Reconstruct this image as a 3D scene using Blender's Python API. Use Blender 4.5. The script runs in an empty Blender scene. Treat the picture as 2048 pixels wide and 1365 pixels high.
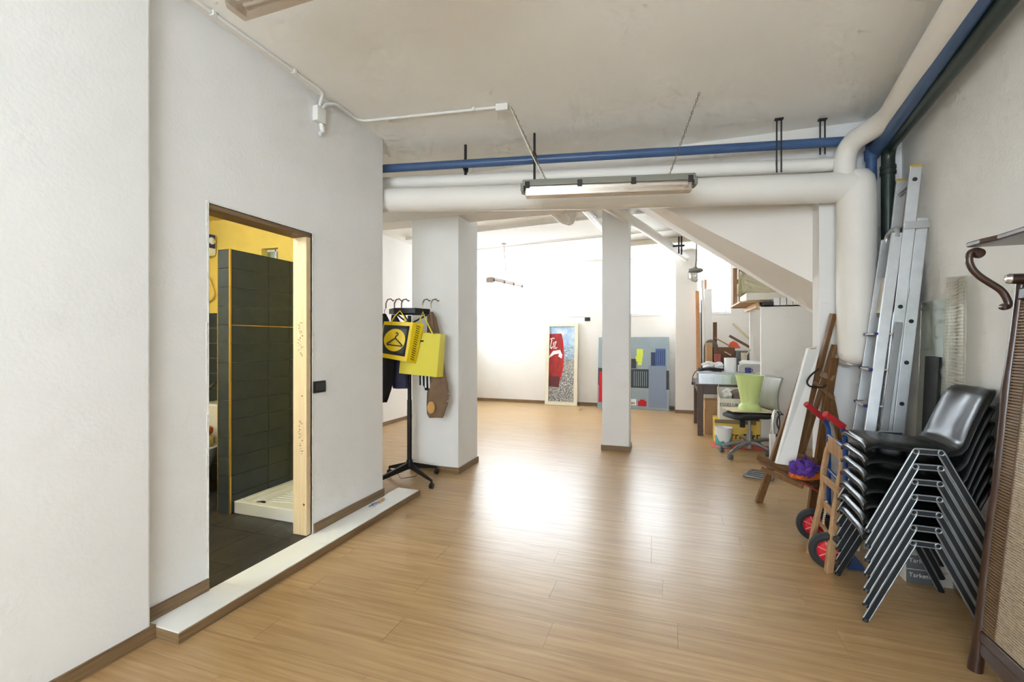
import bpy, math, random
from mathutils import Vector, Matrix
random.seed(7)
S = bpy.context.scene
C = S.collection
# ---------------------------------------------------------------- camera, sky, exposure
H = 1.4; F = 910.0; YAW = math.radians(19.15)
cd = bpy.data.cameras.new('camera'); cd.lens = 36.0 * F / 2048.0; cd.sensor_width = 36.0; cd.clip_start = 0.05
cam = bpy.data.objects.new('camera', cd); C.objects.link(cam)
cam.location = (0, 0, H); cam.rotation_euler = (math.pi / 2, 0, YAW); S.camera = cam
w = bpy.data.worlds.new('sky'); S.world = w; w.use_nodes = True
bg = w.node_tree.nodes['Background']; bg.inputs[0].default_value = (0.90, 0.965, 1.0, 1); bg.inputs[1].default_value = 10.0
S.view_settings.view_transform = 'Standard'; S.view_settings.look = 'None'; S.view_settings.gamma = 1
S.view_settings.use_curve_mapping = False; S.view_settings.exposure = 0.9
S.cycles.use_denoising = True; S.cycles.max_bounces = 6; S.cycles.diffuse_bounces = 4; S.cycles.glossy_bounces = 4
S.cycles.transparent_max_bounces = 16; S.cycles.caustics_reflective = False; S.cycles.caustics_refractive = False
S.cycles.sample_clamp_indirect = 12.0; S.cycles.use_adaptive_sampling = True; S.cycles.adaptive_threshold = 0.12; S.cycles.adaptive_min_samples = 8
def portal(name, loc, rot, sx, sy):
    l = bpy.data.lights.new(name, 'AREA'); l.shape = 'RECTANGLE'; l.size = sx; l.size_y = sy; l.cycles.is_portal = True
    o = bpy.data.objects.new(name, l); o.location = loc; o.rotation_euler = rot; C.objects.link(o)
PI = math.pi
YB = 9.88; ZC = 3.15; ZW0, ZW1 = 1.95, 3.09
WINS = [(-4.30, -1.705), (-1.28, 0.10), (0.50, 1.13)]
for a, b in WINS: portal('window_daylight', ((a + b) / 2, YB + 0.28, (ZW0 + ZW1) / 2), (-PI / 2, 0, 0), b - a, ZW1 - ZW0)
RY = -3.2; RW = (-1.75, 0.9, 0.9, 2.8)
SW = (8.2, 9.4, 1.5, 2.8)  # assumed side window, out of view, added to brighten the back room
portal('window_daylight', (-4.72, (SW[0] + SW[1]) / 2, (SW[2] + SW[3]) / 2), (0, -PI / 2, 0), SW[3] - SW[2], SW[1] - SW[0])
portal('window_daylight', ((RW[0] + RW[1]) / 2, RY - 0.2, (RW[2] + RW[3]) / 2), (PI / 2, 0, 0), RW[1] - RW[0], RW[3] - RW[2])
# ---------------------------------------------------------------- photograph geometry (2048 x 1365)
cy_, sy_ = math.cos(YAW), math.sin(YAW)
def atd(px, py, d):
    xc = (px - 1024) / F * d
    return Vector((xc * cy_ - d * sy_, xc * sy_ + d * cy_, H - (py - 682.5) / F * d))
def fl(px, py, z=0.0): return atd(px, py, F * (H - z) / (py - 682.5))
def atY(px, py, Y): return atd(px, py, Y / ((px - 1024) / F * sy_ + cy_))
def atX(px, py, X): return atd(px, py, X / ((px - 1024) / F * cy_ - sy_))
# ---------------------------------------------------------------- materials
def lin(c): return tuple((v / 255 / 12.92 if v <= 10 else ((v / 255 + 0.055) / 1.055) ** 2.4) for v in c) + (1,)
MATS = {}
def mat(name, rgb, rough=0.5, metal=0.0, var=0.0, vscale=6.0, bump=0.0, bscale=40.0, stretch=(1, 1, 1), rgb2=None, trans=0.0, alpha=1.0, emit=0.0, spec=None, coat=0.0, sheen=0.0):
    if name in MATS: return MATS[name]
    m = bpy.data.materials.new(name); m.use_nodes = True; nt = m.node_tree; b = nt.nodes['Principled BSDF']
    c = lin(rgb); b.inputs['Base Color'].default_value = c
    b.inputs['Roughness'].default_value = rough; b.inputs['Metallic'].default_value = metal
    if spec is not None: b.inputs['Specular IOR Level'].default_value = spec
    if trans: b.inputs['Transmission Weight'].default_value = trans
    if alpha < 1: b.inputs['Alpha'].default_value = alpha
    if coat: b.inputs['Coat Weight'].default_value = coat; b.inputs['Coat Roughness'].default_value = 0.1
    if sheen: b.inputs['Sheen Weight'].default_value = sheen
    if emit:
        b.inputs['Emission Color'].default_value = c; b.inputs['Emission Strength'].default_value = emit
    if var or bump or rgb2:
        tc = nt.nodes.new('ShaderNodeTexCoord'); mp = nt.nodes.new('ShaderNodeMapping'); mp.inputs['Scale'].default_value = stretch
        nt.links.new(tc.outputs['Object'], mp.inputs[0])
    if var or rgb2:
        n = nt.nodes.new('ShaderNodeTexNoise'); n.inputs['Scale'].default_value = vscale; n.inputs['Detail'].default_value = 5
        nt.links.new(mp.outputs[0], n.inputs[0])
        r = nt.nodes.new('ShaderNodeValToRGB'); r.color_ramp.elements[0].position = 0.3; r.color_ramp.elements[1].position = 0.7
        c2 = lin(rgb2) if rgb2 else tuple(min(1, v * (1 + var)) for v in c[:3]) + (1,)
        c1 = c if rgb2 else tuple(v * (1 - var) for v in c[:3]) + (1,)
        r.color_ramp.elements[0].color = c1; r.color_ramp.elements[1].color = c2
        nt.links.new(n.outputs[0], r.inputs[0]); nt.links.new(r.outputs[0], b.inputs['Base Color'])
    if bump:
        n = nt.nodes.new('ShaderNodeTexNoise'); n.inputs['Scale'].default_value = bscale; n.inputs['Detail'].default_value = 4
        nt.links.new(mp.outputs[0], n.inputs[0]); bp = nt.nodes.new('ShaderNodeBump'); bp.inputs['Strength'].default_value = bump; bp.inputs['Distance'].default_value = 0.01
        nt.links.new(n.outputs[0], bp.inputs['Height']); nt.links.new(bp.outputs[0], b.inputs['Normal'])
    MATS[name] = m; return m
def wood(name, rgb, rgb2, axis=0, rough=0.5, scale=3.0, objrand=0.0, world=False, stretch=28.0, spec=None):
    if name in MATS: return MATS[name]
    m = bpy.data.materials.new(name); m.use_nodes = True; nt = m.node_tree; b = nt.nodes['Principled BSDF']; L = nt.links.new
    b.inputs['Roughness'].default_value = rough
    if spec is not None: b.inputs['Specular IOR Level'].default_value = spec
    tc = nt.nodes.new('ShaderNodeTexCoord'); oi = nt.nodes.new('ShaderNodeObjectInfo'); mp = nt.nodes.new('ShaderNodeMapping')
    sc = [stretch] * 3; sc[axis] = 1.0; mp.inputs['Scale'].default_value = sc
    ad = nt.nodes.new('ShaderNodeVectorMath'); ad.operation = 'ADD'; cb = nt.nodes.new('ShaderNodeMath'); cb.operation = 'MULTIPLY'; cb.inputs[1].default_value = 37.0
    L(oi.outputs['Random'], cb.inputs[0]); L(tc.outputs['Object'], ad.inputs[0]); L(cb.outputs[0], ad.inputs[1]); L(ad.outputs[0], mp.inputs[0])
    n = nt.nodes.new('ShaderNodeTexNoise'); n.inputs['Scale'].default_value = scale; n.inputs['Detail'].default_value = 6; n.inputs['Distortion'].default_value = 0.6
    L(mp.outputs[0], n.inputs[0])
    r = nt.nodes.new('ShaderNodeValToRGB'); r.color_ramp.elements[0].position = 0.28; r.color_ramp.elements[1].position = 0.72
    r.color_ramp.elements[0].color = lin(rgb); r.color_ramp.elements[1].color = lin(rgb2); L(n.outputs[0], r.inputs[0])
    out = r.outputs[0]
    if objrand:
        hs = nt.nodes.new('ShaderNodeHueSaturation'); mr = nt.nodes.new('ShaderNodeMapRange'); mr.inputs[3].default_value = 1 - objrand; mr.inputs[4].default_value = 1 + objrand
        L(oi.outputs['Random'], mr.inputs[0]); L(mr.outputs[0], hs.inputs['Value']); L(out, hs.inputs['Color']); out = hs.outputs[0]
    L(out, b.inputs['Base Color'])
    bp = nt.nodes.new('ShaderNodeBump'); bp.inputs['Strength'].default_value = 0.06; bp.inputs['Distance'].default_value = 0.005
    L(n.outputs[0], bp.inputs['Height']); L(bp.outputs[0], b.inputs['Normal'])
    MATS[name] = m; return m
def glass(name, rgb=(235, 245, 245), amount=0.12, rough=0.05):
    if name in MATS: return MATS[name]
    m = bpy.data.materials.new(name); m.use_nodes = True; nt = m.node_tree; nt.nodes.remove(nt.nodes['Principled BSDF'])
    t = nt.nodes.new('ShaderNodeBsdfTransparent'); t.inputs[0].default_value = lin(rgb)
    g = nt.nodes.new('ShaderNodeBsdfGlossy'); g.inputs['Color'].default_value = lin(rgb); g.inputs['Roughness'].default_value = rough
    x = nt.nodes.new('ShaderNodeMixShader'); x.inputs[0].default_value = amount
    nt.links.new(t.outputs[0], x.inputs[1]); nt.links.new(g.outputs[0], x.inputs[2]); nt.links.new(x.outputs[0], nt.nodes['Material Output'].inputs[0])
    MATS[name] = m; return m
# ---------------------------------------------------------------- mesh builder
class MB:
    def __init__(s): s.v = []; s.f = []
    def add(s, vs, fs):
        k = len(s.v); s.v += [Vector(q) for q in vs]; s.f += [tuple(i + k for i in q) for q in fs]; return s
    def box(s, x0, x1, y0, y1, z0, z1):
        return s.add([(x0, y0, z0), (x1, y0, z0), (x1, y1, z0), (x0, y1, z0), (x0, y0, z1), (x1, y0, z1), (x1, y1, z1), (x0, y1, z1)],
                     [(0, 3, 2, 1), (4, 5, 6, 7), (0, 1, 5, 4), (1, 2, 6, 5), (2, 3, 7, 6), (3, 0, 4, 7)])
    def hexa(s, b, t):  # four bottom points, four top points
        return s.add(list(b) + list(t), [(0, 3, 2, 1), (4, 5, 6, 7), (0, 1, 5, 4), (1, 2, 6, 5), (2, 3, 7, 6), (3, 0, 4, 7)])
    def bar(s, p, q, w, h, up=(0, 0, 1)):  # rectangular bar from p to q, w across, h along up
        p = Vector(p); q = Vector(q); d = (q - p).normalized(); u = Vector(up); sd = d.cross(u)
        if sd.length < 1e-4: sd = d.cross(Vector((1, 0, 0)))
        sd.normalize(); u = sd.cross(d).normalized(); sd *= w / 2; u *= h / 2
        return s.hexa([p - sd - u, p + sd - u, p + sd + u, p - sd + u], [q - sd - u, q + sd - u, q + sd + u, q - sd + u])
    def tube(s, pts, r, n=10, closed=False, cap=True):
        pts = [Vector(p) for p in pts]; rr = r if isinstance(r, (list, tuple)) else [r] * len(pts); N = len(pts); rings = []; pu = None
        for i, p in enumerate(pts):
            if closed: d = pts[(i + 1) % N] - pts[i - 1]
            else: d = pts[min(i + 1, N - 1)] - pts[max(i - 1, 0)]
            d.normalize()
            if pu is None:
                pu = d.cross(Vector((0, 0, 1)))
                if pu.length < 1e-3: pu = d.cross(Vector((1, 0, 0)))
            pu = (pu - d * pu.dot(d)).normalized(); b = d.cross(pu)
            rings.append([p + (pu * math.cos(2 * PI * k / n) + b * math.sin(2 * PI * k / n)) * rr[i] for k in range(n)])
        k0 = len(s.v)
        for rg in rings: s.v += rg
        for i in range(N if closed else N - 1):
            j = (i + 1) % N
            for k in range(n):
                s.f.append((k0 + i * n + k, k0 + i * n + (k + 1) % n, k0 + j * n + (k + 1) % n, k0 + j * n + k))
        if cap and not closed:
            s.f.append(tuple(k0 + k for k in range(n))[::-1]); s.f.append(tuple(k0 + (N - 1) * n + k for k in range(n)))
        return s
    def cyl(s, p, q, r, n=14, r2=None): return s.tube([p, q], [r, r if r2 is None else r2], n)
    def lathe(s, c, prof, n=24, axis=(0, 0, 1)):
        c = Vector(c); a = Vector(axis).normalized(); u = a.cross(Vector((1, 0, 0)) if abs(a.x) < 0.9 else Vector((0, 1, 0))).normalized(); v = a.cross(u); k0 = len(s.v)
        for r, z in prof:
            for k in range(n): s.v.append(c + a * z + (u * math.cos(2 * PI * k / n) + v * math.sin(2 * PI * k / n)) * max(r, 1e-4))
        for i in range(len(prof) - 1):
            for k in range(n): s.f.append((k0 + i * n + k, k0 + i * n + (k + 1) % n, k0 + (i + 1) * n + (k + 1) % n, k0 + (i + 1) * n + k))
        return s
    def prism(s, pts, off):  # polygon extruded by the vector off
        pts = [Vector(p) for p in pts]; off = Vector(off); n = len(pts); k0 = len(s.v); s.v += pts + [p + off for p in pts]
        s.f.append(tuple(k0 + i for i in range(n))[::-1]); s.f.append(tuple(k0 + n + i for i in range(n)))
        for i in range(n): s.f.append((k0 + i, k0 + (i + 1) % n, k0 + n + (i + 1) % n, k0 + n + i))
        return s
    def grid(s, fn, nu, nv, thick=None):
        k0 = len(s.v)
        for i in range(nu + 1):
            for j in range(nv + 1): s.v.append(Vector(fn(i / nu, j / nv)))
        for i in range(nu):
            for j in range(nv):
                a = k0 + i * (nv + 1) + j; s.f.append((a, a + nv + 1, a + nv + 2, a + 1))
        return s
    def build(s, name, m, parent=None, local=False, smooth=False, bevel=0.0, solid=0.0, subsurf=0, seg=2):
        vs = s.v
        if parent is not None:
            if not local:
                inv = parent['_m'] if False else MW[parent.name].inverted(); vs = [inv @ p for p in vs]
            loc = None
        else:
            lo = Vector([min(p[i] for p in vs) for i in range(3)]); hi = Vector([max(p[i] for p in vs) for i in range(3)])
            loc = Vector(((lo.x + hi.x) / 2, (lo.y + hi.y) / 2, lo.z)); vs = [p - loc for p in vs]
        me = bpy.data.meshes.new(name); me.from_pydata([tuple(p) for p in vs], [], s.f); me.update()
        o = bpy.data.objects.new(name, me); C.objects.link(o); me.materials.append(MATS[m] if isinstance(m, str) else m)
        if parent is not None: o.parent = parent; MW[o.name] = MW[parent.name].copy()
        else: o.location = loc; MW[o.name] = Matrix.Translation(loc)
        import bmesh
        bm = bmesh.new(); bm.from_mesh(me); bmesh.ops.recalc_face_normals(bm, faces=bm.faces)
        if smooth:
            for f in bm.faces: f.smooth = True
            for e in bm.edges:
                if len(e.link_faces) == 2 and e.calc_face_angle(0) > 0.7: e.smooth = False
        bm.to_mesh(me); bm.free()
        if bevel:
            b = o.modifiers.new('bevel', 'BEVEL'); b.width = bevel; b.segments = seg; b.limit_method = 'ANGLE'
        if solid:
            b = o.modifiers.new('solid', 'SOLIDIFY'); b.thickness = solid; b.offset = 0
        if subsurf:
            b = o.modifiers.new('sub', 'SUBSURF'); b.levels = subsurf; b.render_levels = subsurf
        return o
MW = {}
def thing(name, label, cat, loc=(0, 0, 0), rz=0.0, group=None, rot=None):
    o = bpy.data.objects.new(name, None); C.objects.link(o); o.empty_display_size = 0.1; o.location = loc
    o.rotation_euler = rot if rot else (0, 0, rz)
    MW[o.name] = Matrix.Translation(Vector(loc)) @ o.rotation_euler.to_matrix().to_4x4()
    return tag(o, label, cat, group)
def tag(o, label, cat, group=None):
    o['label'] = label; o['category'] = cat
    if group: o['group'] = group
    return o
def struct(o, label=None, cat=None):
    o['kind'] = 'structure'
    if label: o['label'] = label
    if cat: o['category'] = cat
    return o
def dup(root, loc, rz=None, label=None):
    r = root.copy(); C.objects.link(r); r.location = loc
    if rz is not None: r.rotation_euler = (0, 0, rz)
    if label: r['label'] = label
    MW[r.name] = Matrix.Translation(Vector(loc)) @ r.rotation_euler.to_matrix().to_4x4()
    for ch in root.children:
        c = ch.copy(); C.objects.link(c); c.parent = r; MW[c.name] = MW[r.name].copy()
        for g in ch.children:
            d = g.copy(); C.objects.link(d); d.parent = c
    return r
def arc(c, r, a0, a1, n, u, v):
    c = Vector(c); u = Vector(u); v = Vector(v)
    return [c + (u * math.cos(a0 + (a1 - a0) * i / n) + v * math.sin(a0 + (a1 - a0) * i / n)) * r for i in range(n + 1)]
def bend(pts, r, n=6):  # polyline with rounded corners
    pts = [Vector(p) for p in pts]; out = [pts[0]]
    for i in range(1, len(pts) - 1):
        a = (pts[i - 1] - pts[i]); b = (pts[i + 1] - pts[i]); q = min(r, a.length * 0.49, b.length * 0.49); a.normalize(); b.normalize()
        p0 = pts[i] + a * q; p1 = pts[i] + b * q
        for k in range(n + 1):
            t = k / n; out.append(p0 * (1 - t) ** 2 + pts[i] * 2 * t * (1 - t) + p1 * t * t)
    return out + [pts[-1]]
def text(name, body, size, m, loc, rot, parent=None, ext=0.001, align='CENTER', sx=1.0):
    cu = bpy.data.curves.new(name, 'FONT'); cu.body = body; cu.size = size; cu.extrude = ext; cu.align_x = align; cu.align_y = 'CENTER'
    o = bpy.data.objects.new(name, cu); C.objects.link(o); cu.materials.append(MATS[m] if isinstance(m, str) else m)
    M = Matrix.Translation(Vector(loc)) @ (rot if isinstance(rot, Matrix) else Matrix.Rotation(rot[2], 4, 'Z') @ Matrix.Rotation(rot[1], 4, 'Y') @ Matrix.Rotation(rot[0], 4, 'X')) @ Matrix.Diagonal((sx, 1, 1, 1))
    if parent is not None: o.parent = parent; M = MW[parent.name].inverted() @ M
    bpy.context.view_layer.update(); dg = bpy.context.evaluated_depsgraph_get(); me = bpy.data.meshes.new_from_object(o.evaluated_get(dg))
    bpy.data.objects.remove(o); o = bpy.data.objects.new(name, me); C.objects.link(o)
    if parent is not None: o.parent = parent
    o.matrix_local = M
    return o
def frame_rot(xdir, up, _=None):  # matrix whose x axis is xdir and y axis is up (text stands on that plane)
    x = Vector(xdir).normalized(); y = Vector(up); y = (y - x * y.dot(x)).normalized(); z = x.cross(y)
    return Matrix((x, y, z)).transposed().to_4x4()
# palette
mat('wall_paint', (236, 236, 234), 0.85, var=0.02, vscale=2.5, bump=0.12, bscale=60)
mat('ceiling_paint', (248, 247, 242), 0.9, var=0.025, vscale=1.4, bump=0.12, bscale=18)
mat('warm_paint', (236, 232, 226), 0.85, var=0.02, vscale=2.5, bump=0.12, bscale=40)
mat('plaster_edge', (232, 231, 226), 0.9, var=0.08, vscale=30, bump=0.8, bscale=60)
mat('yellow_paint', (243, 212, 112), 0.8, var=0.03, bump=0.1, bscale=40)
mat('grout', (176, 172, 160), 0.9)
mat('dark_tile', (60, 67, 72), 0.5, spec=0.35, var=0.1, vscale=12, bump=0.03)
mat('slate_tile', (62, 59, 57), 0.4, var=0.35, vscale=5, bump=0.15, bscale=30)
mat('brass', (216, 178, 96), 0.3, 0.9)
mat('white_board', (238, 237, 232), 0.5, var=0.02)
wood('floor_wood', (162, 127, 84), (193, 160, 114), 0, 0.32, 2.0, 0.025, spec=0.7, stretch=22)
wood('skirting_wood', (104, 80, 54), (146, 120, 86), 1, 0.5, 3.0)
wood('skirting_wood_x', (112, 88, 60), (152, 126, 92), 0, 0.5, 3.0)
wood('pine', (212, 184, 142), (230, 206, 166), 2, 0.6, 2.5)
wood('brown_wood', (86, 54, 32), (128, 86, 52), 2, 0.5, 3.0)
mat('white_plastic', (236, 236, 232), 0.4)
mat('black_plastic', (28, 28, 30), 0.35)
mat('black_metal', (30, 31, 32), 0.4, 0.3)
# ================================================================ the setting
def wallX(Y): return 1.70 - 0.1246 * (4.33 - Y)          # right wall runs slightly askew
TH = 0.12; XA = -2.355; YE = 3.36                          # bathroom wall
# ---- floor: base slab and planks
XL = -4.45; XR = 2.3
mat('floor_joint', (120, 86, 56), 0.7)
fb = struct(MB().box(XL - 0.3, XR + 0.3, RY - 0.3, YB + 0.4, -0.2, -0.012).build('floor', 'floor_joint'), 'light oak laminate floor in long planks', 'floor')
PW, PL = 0.2, 1.38; cache = {}
nrow = int((YB - RY) / PW) + 1
for r in range(nrow):
    y0 = RY + r * PW; y1 = min(y0 + PW, YB)
    if y1 - y0 < 0.02: continue
    xl = -2.34 if y1 < YE - 0.05 else XL
    xr = (wallX(y0) - 0.005) if y1 < 4.36 else XR - 0.02
    x = xl - (r * 0.53 % 1) * PL * 0.9
    while x < xr - 0.03:
        a, b = max(x, xl), min(x + PL, xr); x += PL
        if b - a < 0.06: continue
        key = (round(b - a, 3), round(y1 - y0, 3))
        if key not in cache:
            g = 0.0001; bv = 0.0005; lx, ly = key[0] / 2 - g, key[1] / 2 - g
            me = MB().hexa([(-lx, -ly, -0.012), (lx, -ly, -0.012), (lx, ly, -0.012), (-lx, ly, -0.012)], [(-lx + bv, -ly + bv, 0), (lx - bv, -ly + bv, 0), (lx - bv, ly - bv, 0), (-lx + bv, ly - bv, 0)])
            o = me.build('plank', 'floor_wood', fb, local=True); cache[key] = o
        else:
            o = cache[key].copy(); C.objects.link(o); o.parent = fb
        o.location = Vector(((a + b) / 2, (y0 + y1) / 2, 0)) - fb.location
# ---- ceiling
cl = struct(MB().box(XL - 0.3, XR + 0.3, RY - 0.3, YB + 0.4, ZC, ZC + 0.2).build('ceiling', 'ceiling_paint'), 'off-white plastered ceiling with pipes below', 'ceiling')
# ---- left wall of the front room (bathroom side) with its door opening
D0, D1, DT = 1.785, 2.535, 2.148
wl = MB().box(XA - TH, XA, 1.461, D0, 0, ZC).box(XA - TH, XA, D1, YE, 0, ZC).box(XA - TH, XA, D0, D1, DT, ZC).box(XA - TH, XA, D0, D1, 0, 0.05)
struct(wl.build('wall_left', 'wall_paint'), 'white wall with an unframed bathroom doorway', 'wall')
struct(MB().box(XA - 0.3, -2.30, RY, 1.461, 0, ZC).build('wall_near_left', 'wall_paint', bevel=0.012), 'white wall section standing proud at the near left', 'wall')
# chipped plaster round the opening
random.seed(3)
ed = MB()
for side, yy in ((-1, D0), (1, D1)):
    z = 0.06
    while z < DT:
        hh = random.uniform(0.03, 0.12); ww = random.uniform(0.004, 0.016)
        ed.box(XA - 0.01, XA + 0.003, yy + (0 if side > 0 else -ww), yy + (ww if side > 0 else 0), z, min(z + hh, DT + 0.01)); z += hh
y = D0
while y < D1:
    hh = random.uniform(0.03, 0.12); ww = random.uniform(0.004, 0.014); ed.box(XA - 0.01, XA + 0.003, y, min(y + hh, D1), DT, DT + ww); y += hh
struct(ed.build('trim_1', 'plaster_edge'), 'chipped plaster edge round the bathroom doorway', 'trim')
# door lining: dark lintel board and pine post
lb = MB().box(XA - TH - 0.02, XA - 0.006, D0 + 0.001, D1 - 0.001, DT - 0.028, DT - 0.001).build('door_lintel', 'skirting_wood'); struct(lb, 'brown lintel board across the top of the doorway', 'lintel')
pj = thing('door_post', 'raw pine post with pencil scribbles lining the doorway', 'door post', (XA - 0.04, D1 - 0.03, 0.055))
pj['kind'] = 'structure'
MB().box(XA - 0.125, XA - 0.008, D1 - 0.042, D1 - 0.002, 0.057, DT - 0.03).build('post', 'pine', pj, bevel=0.002)
mat('pencil', (120, 92, 60), 0.8); mat('knot', (140, 98, 58), 0.7)
sc = MB(); random.seed(5)
for zc in (1.42, 0.74):  # scribbled writing running up the post face that looks towards the camera
    for k in range(14):
        z = zc + k * 0.017 - 0.12; x = XA - 0.06 + random.uniform(-0.015, 0.015)
        pts = [(x + random.uniform(-0.014, 0.014), D1 - 0.0425, z + random.uniform(-0.007, 0.011)) for _ in range(4)]
        for a, b in zip(pts, pts[1:]): sc.bar(a, b, 0.0018, 0.0015, up=(0, 1, 0))
sc.build('pencil_writing', 'pencil', pj)
MB().lathe((XA - 0.03, D1 - 0.0425, 0.27), [(0.009, 0), (0.006, -0.0012), (0, -0.0015)], 10, (0, 1, 0)).build('knot', 'knot', pj)
MB().lathe((XA - 0.045, D1 - 0.0425, 1.02), [(0.006, 0), (0.004, -0.0012), (0, -0.0015)], 10, (0, 1, 0)).build('knot', 'knot', pj)
# ---- plinth in front of the bathroom wall
pl = thing('step_platform', 'low white step platform with wood edging along the wall', 'platform', (-2.245, 2.5, 0))
PX = -2.136; PY0, PY1 = 1.475, 3.60
MB().box(XA + 0.002, PX - 0.014, PY0 + 0.014, PY1 - 0.005, 0, 0.050).build('core', 'white_board', pl)
joints = [PY0, fl(465, 1170, .055).y, fl(635, 1084, .055).y, PY1]
for a, b in zip(joints, joints[1:]): MB().box(XA + 0.001, PX - 0.004, a + 0.0012, b - 0.0012, 0.050, 0.056).build('top_board', 'white_board', pl, bevel=0.0008)
MB().box(PX - 0.013, PX, PY0, PY1 + 0.02, 0.001, 0.0505).build('edge_strip', 'skirting_wood', pl, bevel=0.001)
MB().box(XA + 0.06, PX - 0.0135, PY0, PY0 + 0.012, 0.001, 0.0505).build('edge_strip', 'skirting_wood_x', pl, bevel=0.001)
# ---- baseboards
def bb(name, p, q, z=0.0, h=0.065, t=0.012, m='skirting_wood', label=None):
    p = Vector((p[0], p[1], z + h / 2)); q = Vector((q[0], q[1], z + h / 2))
    return struct(MB().bar(p, q, t, h).build(name, m, bevel=0.0015), label or 'brown wooden baseboard strip', 'baseboard')
bb('baseboard_left', (XA + 0.007, 1.475), (XA + 0.007, D0 - 0.005), 0.056, label='brown baseboard on the platform left of the doorway')
bb('baseboard_left', (XA + 0.007, D1 + 0.012), (XA + 0.007, YE + 0.012), 0.056, label='brown baseboard on the platform right of the doorway')
bb('baseboard_near_left', (-2.293, RY + 0.01), (-2.293, 1.475), label='brown baseboard along the near left wall')
bb('baseboard_near_left', (-2.299, 1.468), (XA + 0.002, 1.468), m='skirting_wood_x', label='short baseboard return at the near wall corner')
bb('baseboard_right', (wallX(RY) - 0.007, RY + 0.02), (wallX(4.31) - 0.007, 4.31), label='brown baseboard along the right wall')
bb('baseboard_corner', (1.14, 4.323), (1.69, 4.323), m='skirting_wood_x', label='brown baseboard of the wall end by the duct')
# ---- bathroom block shell
BX0, BX1, BY0, BY1, BZ = -4.28, XA - TH, 0.9, 3.26, 2.58; FZ = 0.05
gw = (atY(523, 500, BY1).x, atY(556, 500, BY1).x, 2.03, 2.265)
fw = MB().box(BX0 - 0.1, gw[0], BY1, YE, 0, ZC).box(gw[1], BX1, BY1, YE, 0, ZC).box(gw[0], gw[1], BY1, YE, 0, gw[2]).box(gw[0], gw[1], BY1, YE, gw[3], ZC)
struct(fw.build('wall_bathroom_end', 'yellow_paint'), 'yellow end wall inside the bathroom', 'wall')
struct(MB().box(BX0 - 0.1, BX1, YE + 0.001, YE + 0.012, 0, gw[2]).box(BX0 - 0.1, BX1, YE + 0.001, YE + 0.012, gw[3], ZC).box(BX0 - 0.1, gw[0], YE + 0.001, YE + 0.012, gw[2], gw[3]).box(gw[1], BX1, YE + 0.001, YE + 0.012, gw[2], gw[3]).build('wall_bathroom_outside', 'warm_paint'), 'white outside of the bathroom block', 'wall')
struct(MB().box(BX0 - 0.1, BX0, BY0, BY1, 0, ZC).build('wall_bathroom_side', 'yellow_paint'), 'yellow side wall inside the bathroom', 'wall')
struct(MB().box(BX0 - 0.1, BX1, BY0 - 0.1, BY0, 0, ZC).build('wall_bathroom_near', 'wall_paint'), 'white near wall inside the bathroom', 'wall')
struct(MB().box(BX0, BX1, BY0, BY1, BZ, BZ + 0.08).build('ceiling_bathroom', 'yellow_paint'), 'yellow bathroom ceiling', 'ceiling')
struct(MB().box(BX1 - 0.008, BX1, BY0, D0, FZ, BZ).box(BX1 - 0.008, BX1, D1, BY1, FZ, BZ).box(BX1 - 0.008, BX1, D0, D1, DT, BZ).build('wall_bathroom_inside', 'wall_paint'), 'white inner side of the doorway wall', 'wall')
bf = struct(MB().box(BX0, BX1, BY0, BY1, 0, FZ - 0.008).build('floor_bathroom', 'grout'), 'dark slate tile bathroom floor', 'floor')
TS = 0.40; tm = None; ox, oy = -3.55, 1.62   # floor tiles
i = 0
for ix in range(-3, 4):
    for iy in range(-2, 5):
        a, b = max(BX0, ox + ix * TS), min(XA - 0.002, ox + (ix + 1) * TS); c, d = max(BY0, oy + iy * TS), min(BY1, oy + (iy + 1) * TS)
        if a > BX1 - 0.01: continue
        if b - a < 0.02 or d - c < 0.02: continue
        if b > BX1:
            c2, d2 = max(c, D0 + 0.002), min(d, D1 - 0.002)
            if d2 - c2 > 0.02: MB().box(BX1 - 0.007, b - 0.002, c2, d2, FZ - 0.01, FZ + 0.004).build('tile', 'slate_tile', bf)
            b = BX1 - 0.007
        MB().box(a + 0.002, b - 0.002, c + 0.002, d - 0.002, FZ - 0.01, FZ + 0.004).build('tile', 'slate_tile', bf)
# glass pane in the little opening
gb = MB().box(gw[0], gw[1], YE - 0.03, YE - 0.022, gw[2], gw[3]).build('window_4', glass('clear_glass'))
struct(gb, 'small square window high in the yellow bathroom wall', 'window')
MB().box(gw[0], gw[1], YE - 0.035, YE - 0.018, gw[2], gw[2] + 0.02).box(gw[0], gw[1], YE - 0.035, YE - 0.018, gw[3] - 0.02, gw[3]).box((gw[0] + gw[1]) / 2 - 0.008, (gw[0] + gw[1]) / 2 + 0.008, YE - 0.035, YE - 0.018, gw[2], gw[3]).build('window_frame', 'white_plastic', gb)
# ---- front beam, pillar, stair wall, right wall
struct(MB().box(XL, 1.149, 4.33, 4.62, 2.72, ZC).build('beam', 'warm_paint'), 'white ceiling beam behind the pipes', 'beam')
struct(MB().box(1.149, XR, 4.33, 4.51, 0, ZC).build('wall_corner', 'wall_paint', bevel=0.004), 'white wall end beside the hanging duct', 'wall')
yn, yf = 4.512, 5.66
def zn(x): return 2.619 - 0.6246 * x
def zf(x): return 2.727 - 0.712 * x
xa, xb = -0.85, 2.2
so = MB().hexa([(xa, yn, zn(xa)), (xb, yn, zn(xb)), (xb, yf, zf(xb)), (-0.60, yf, zf(-0.60))], [(xa, yn, ZC), (xb, yn, ZC), (xb, yf, ZC), (-0.60, yf, ZC)])
mat('soffit_paint', (246, 241, 234), 0.85)
struct(so.build('wall_staircase', 'soffit_paint'), 'sloping underside of a staircase in white plaster', 'staircase')
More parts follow.
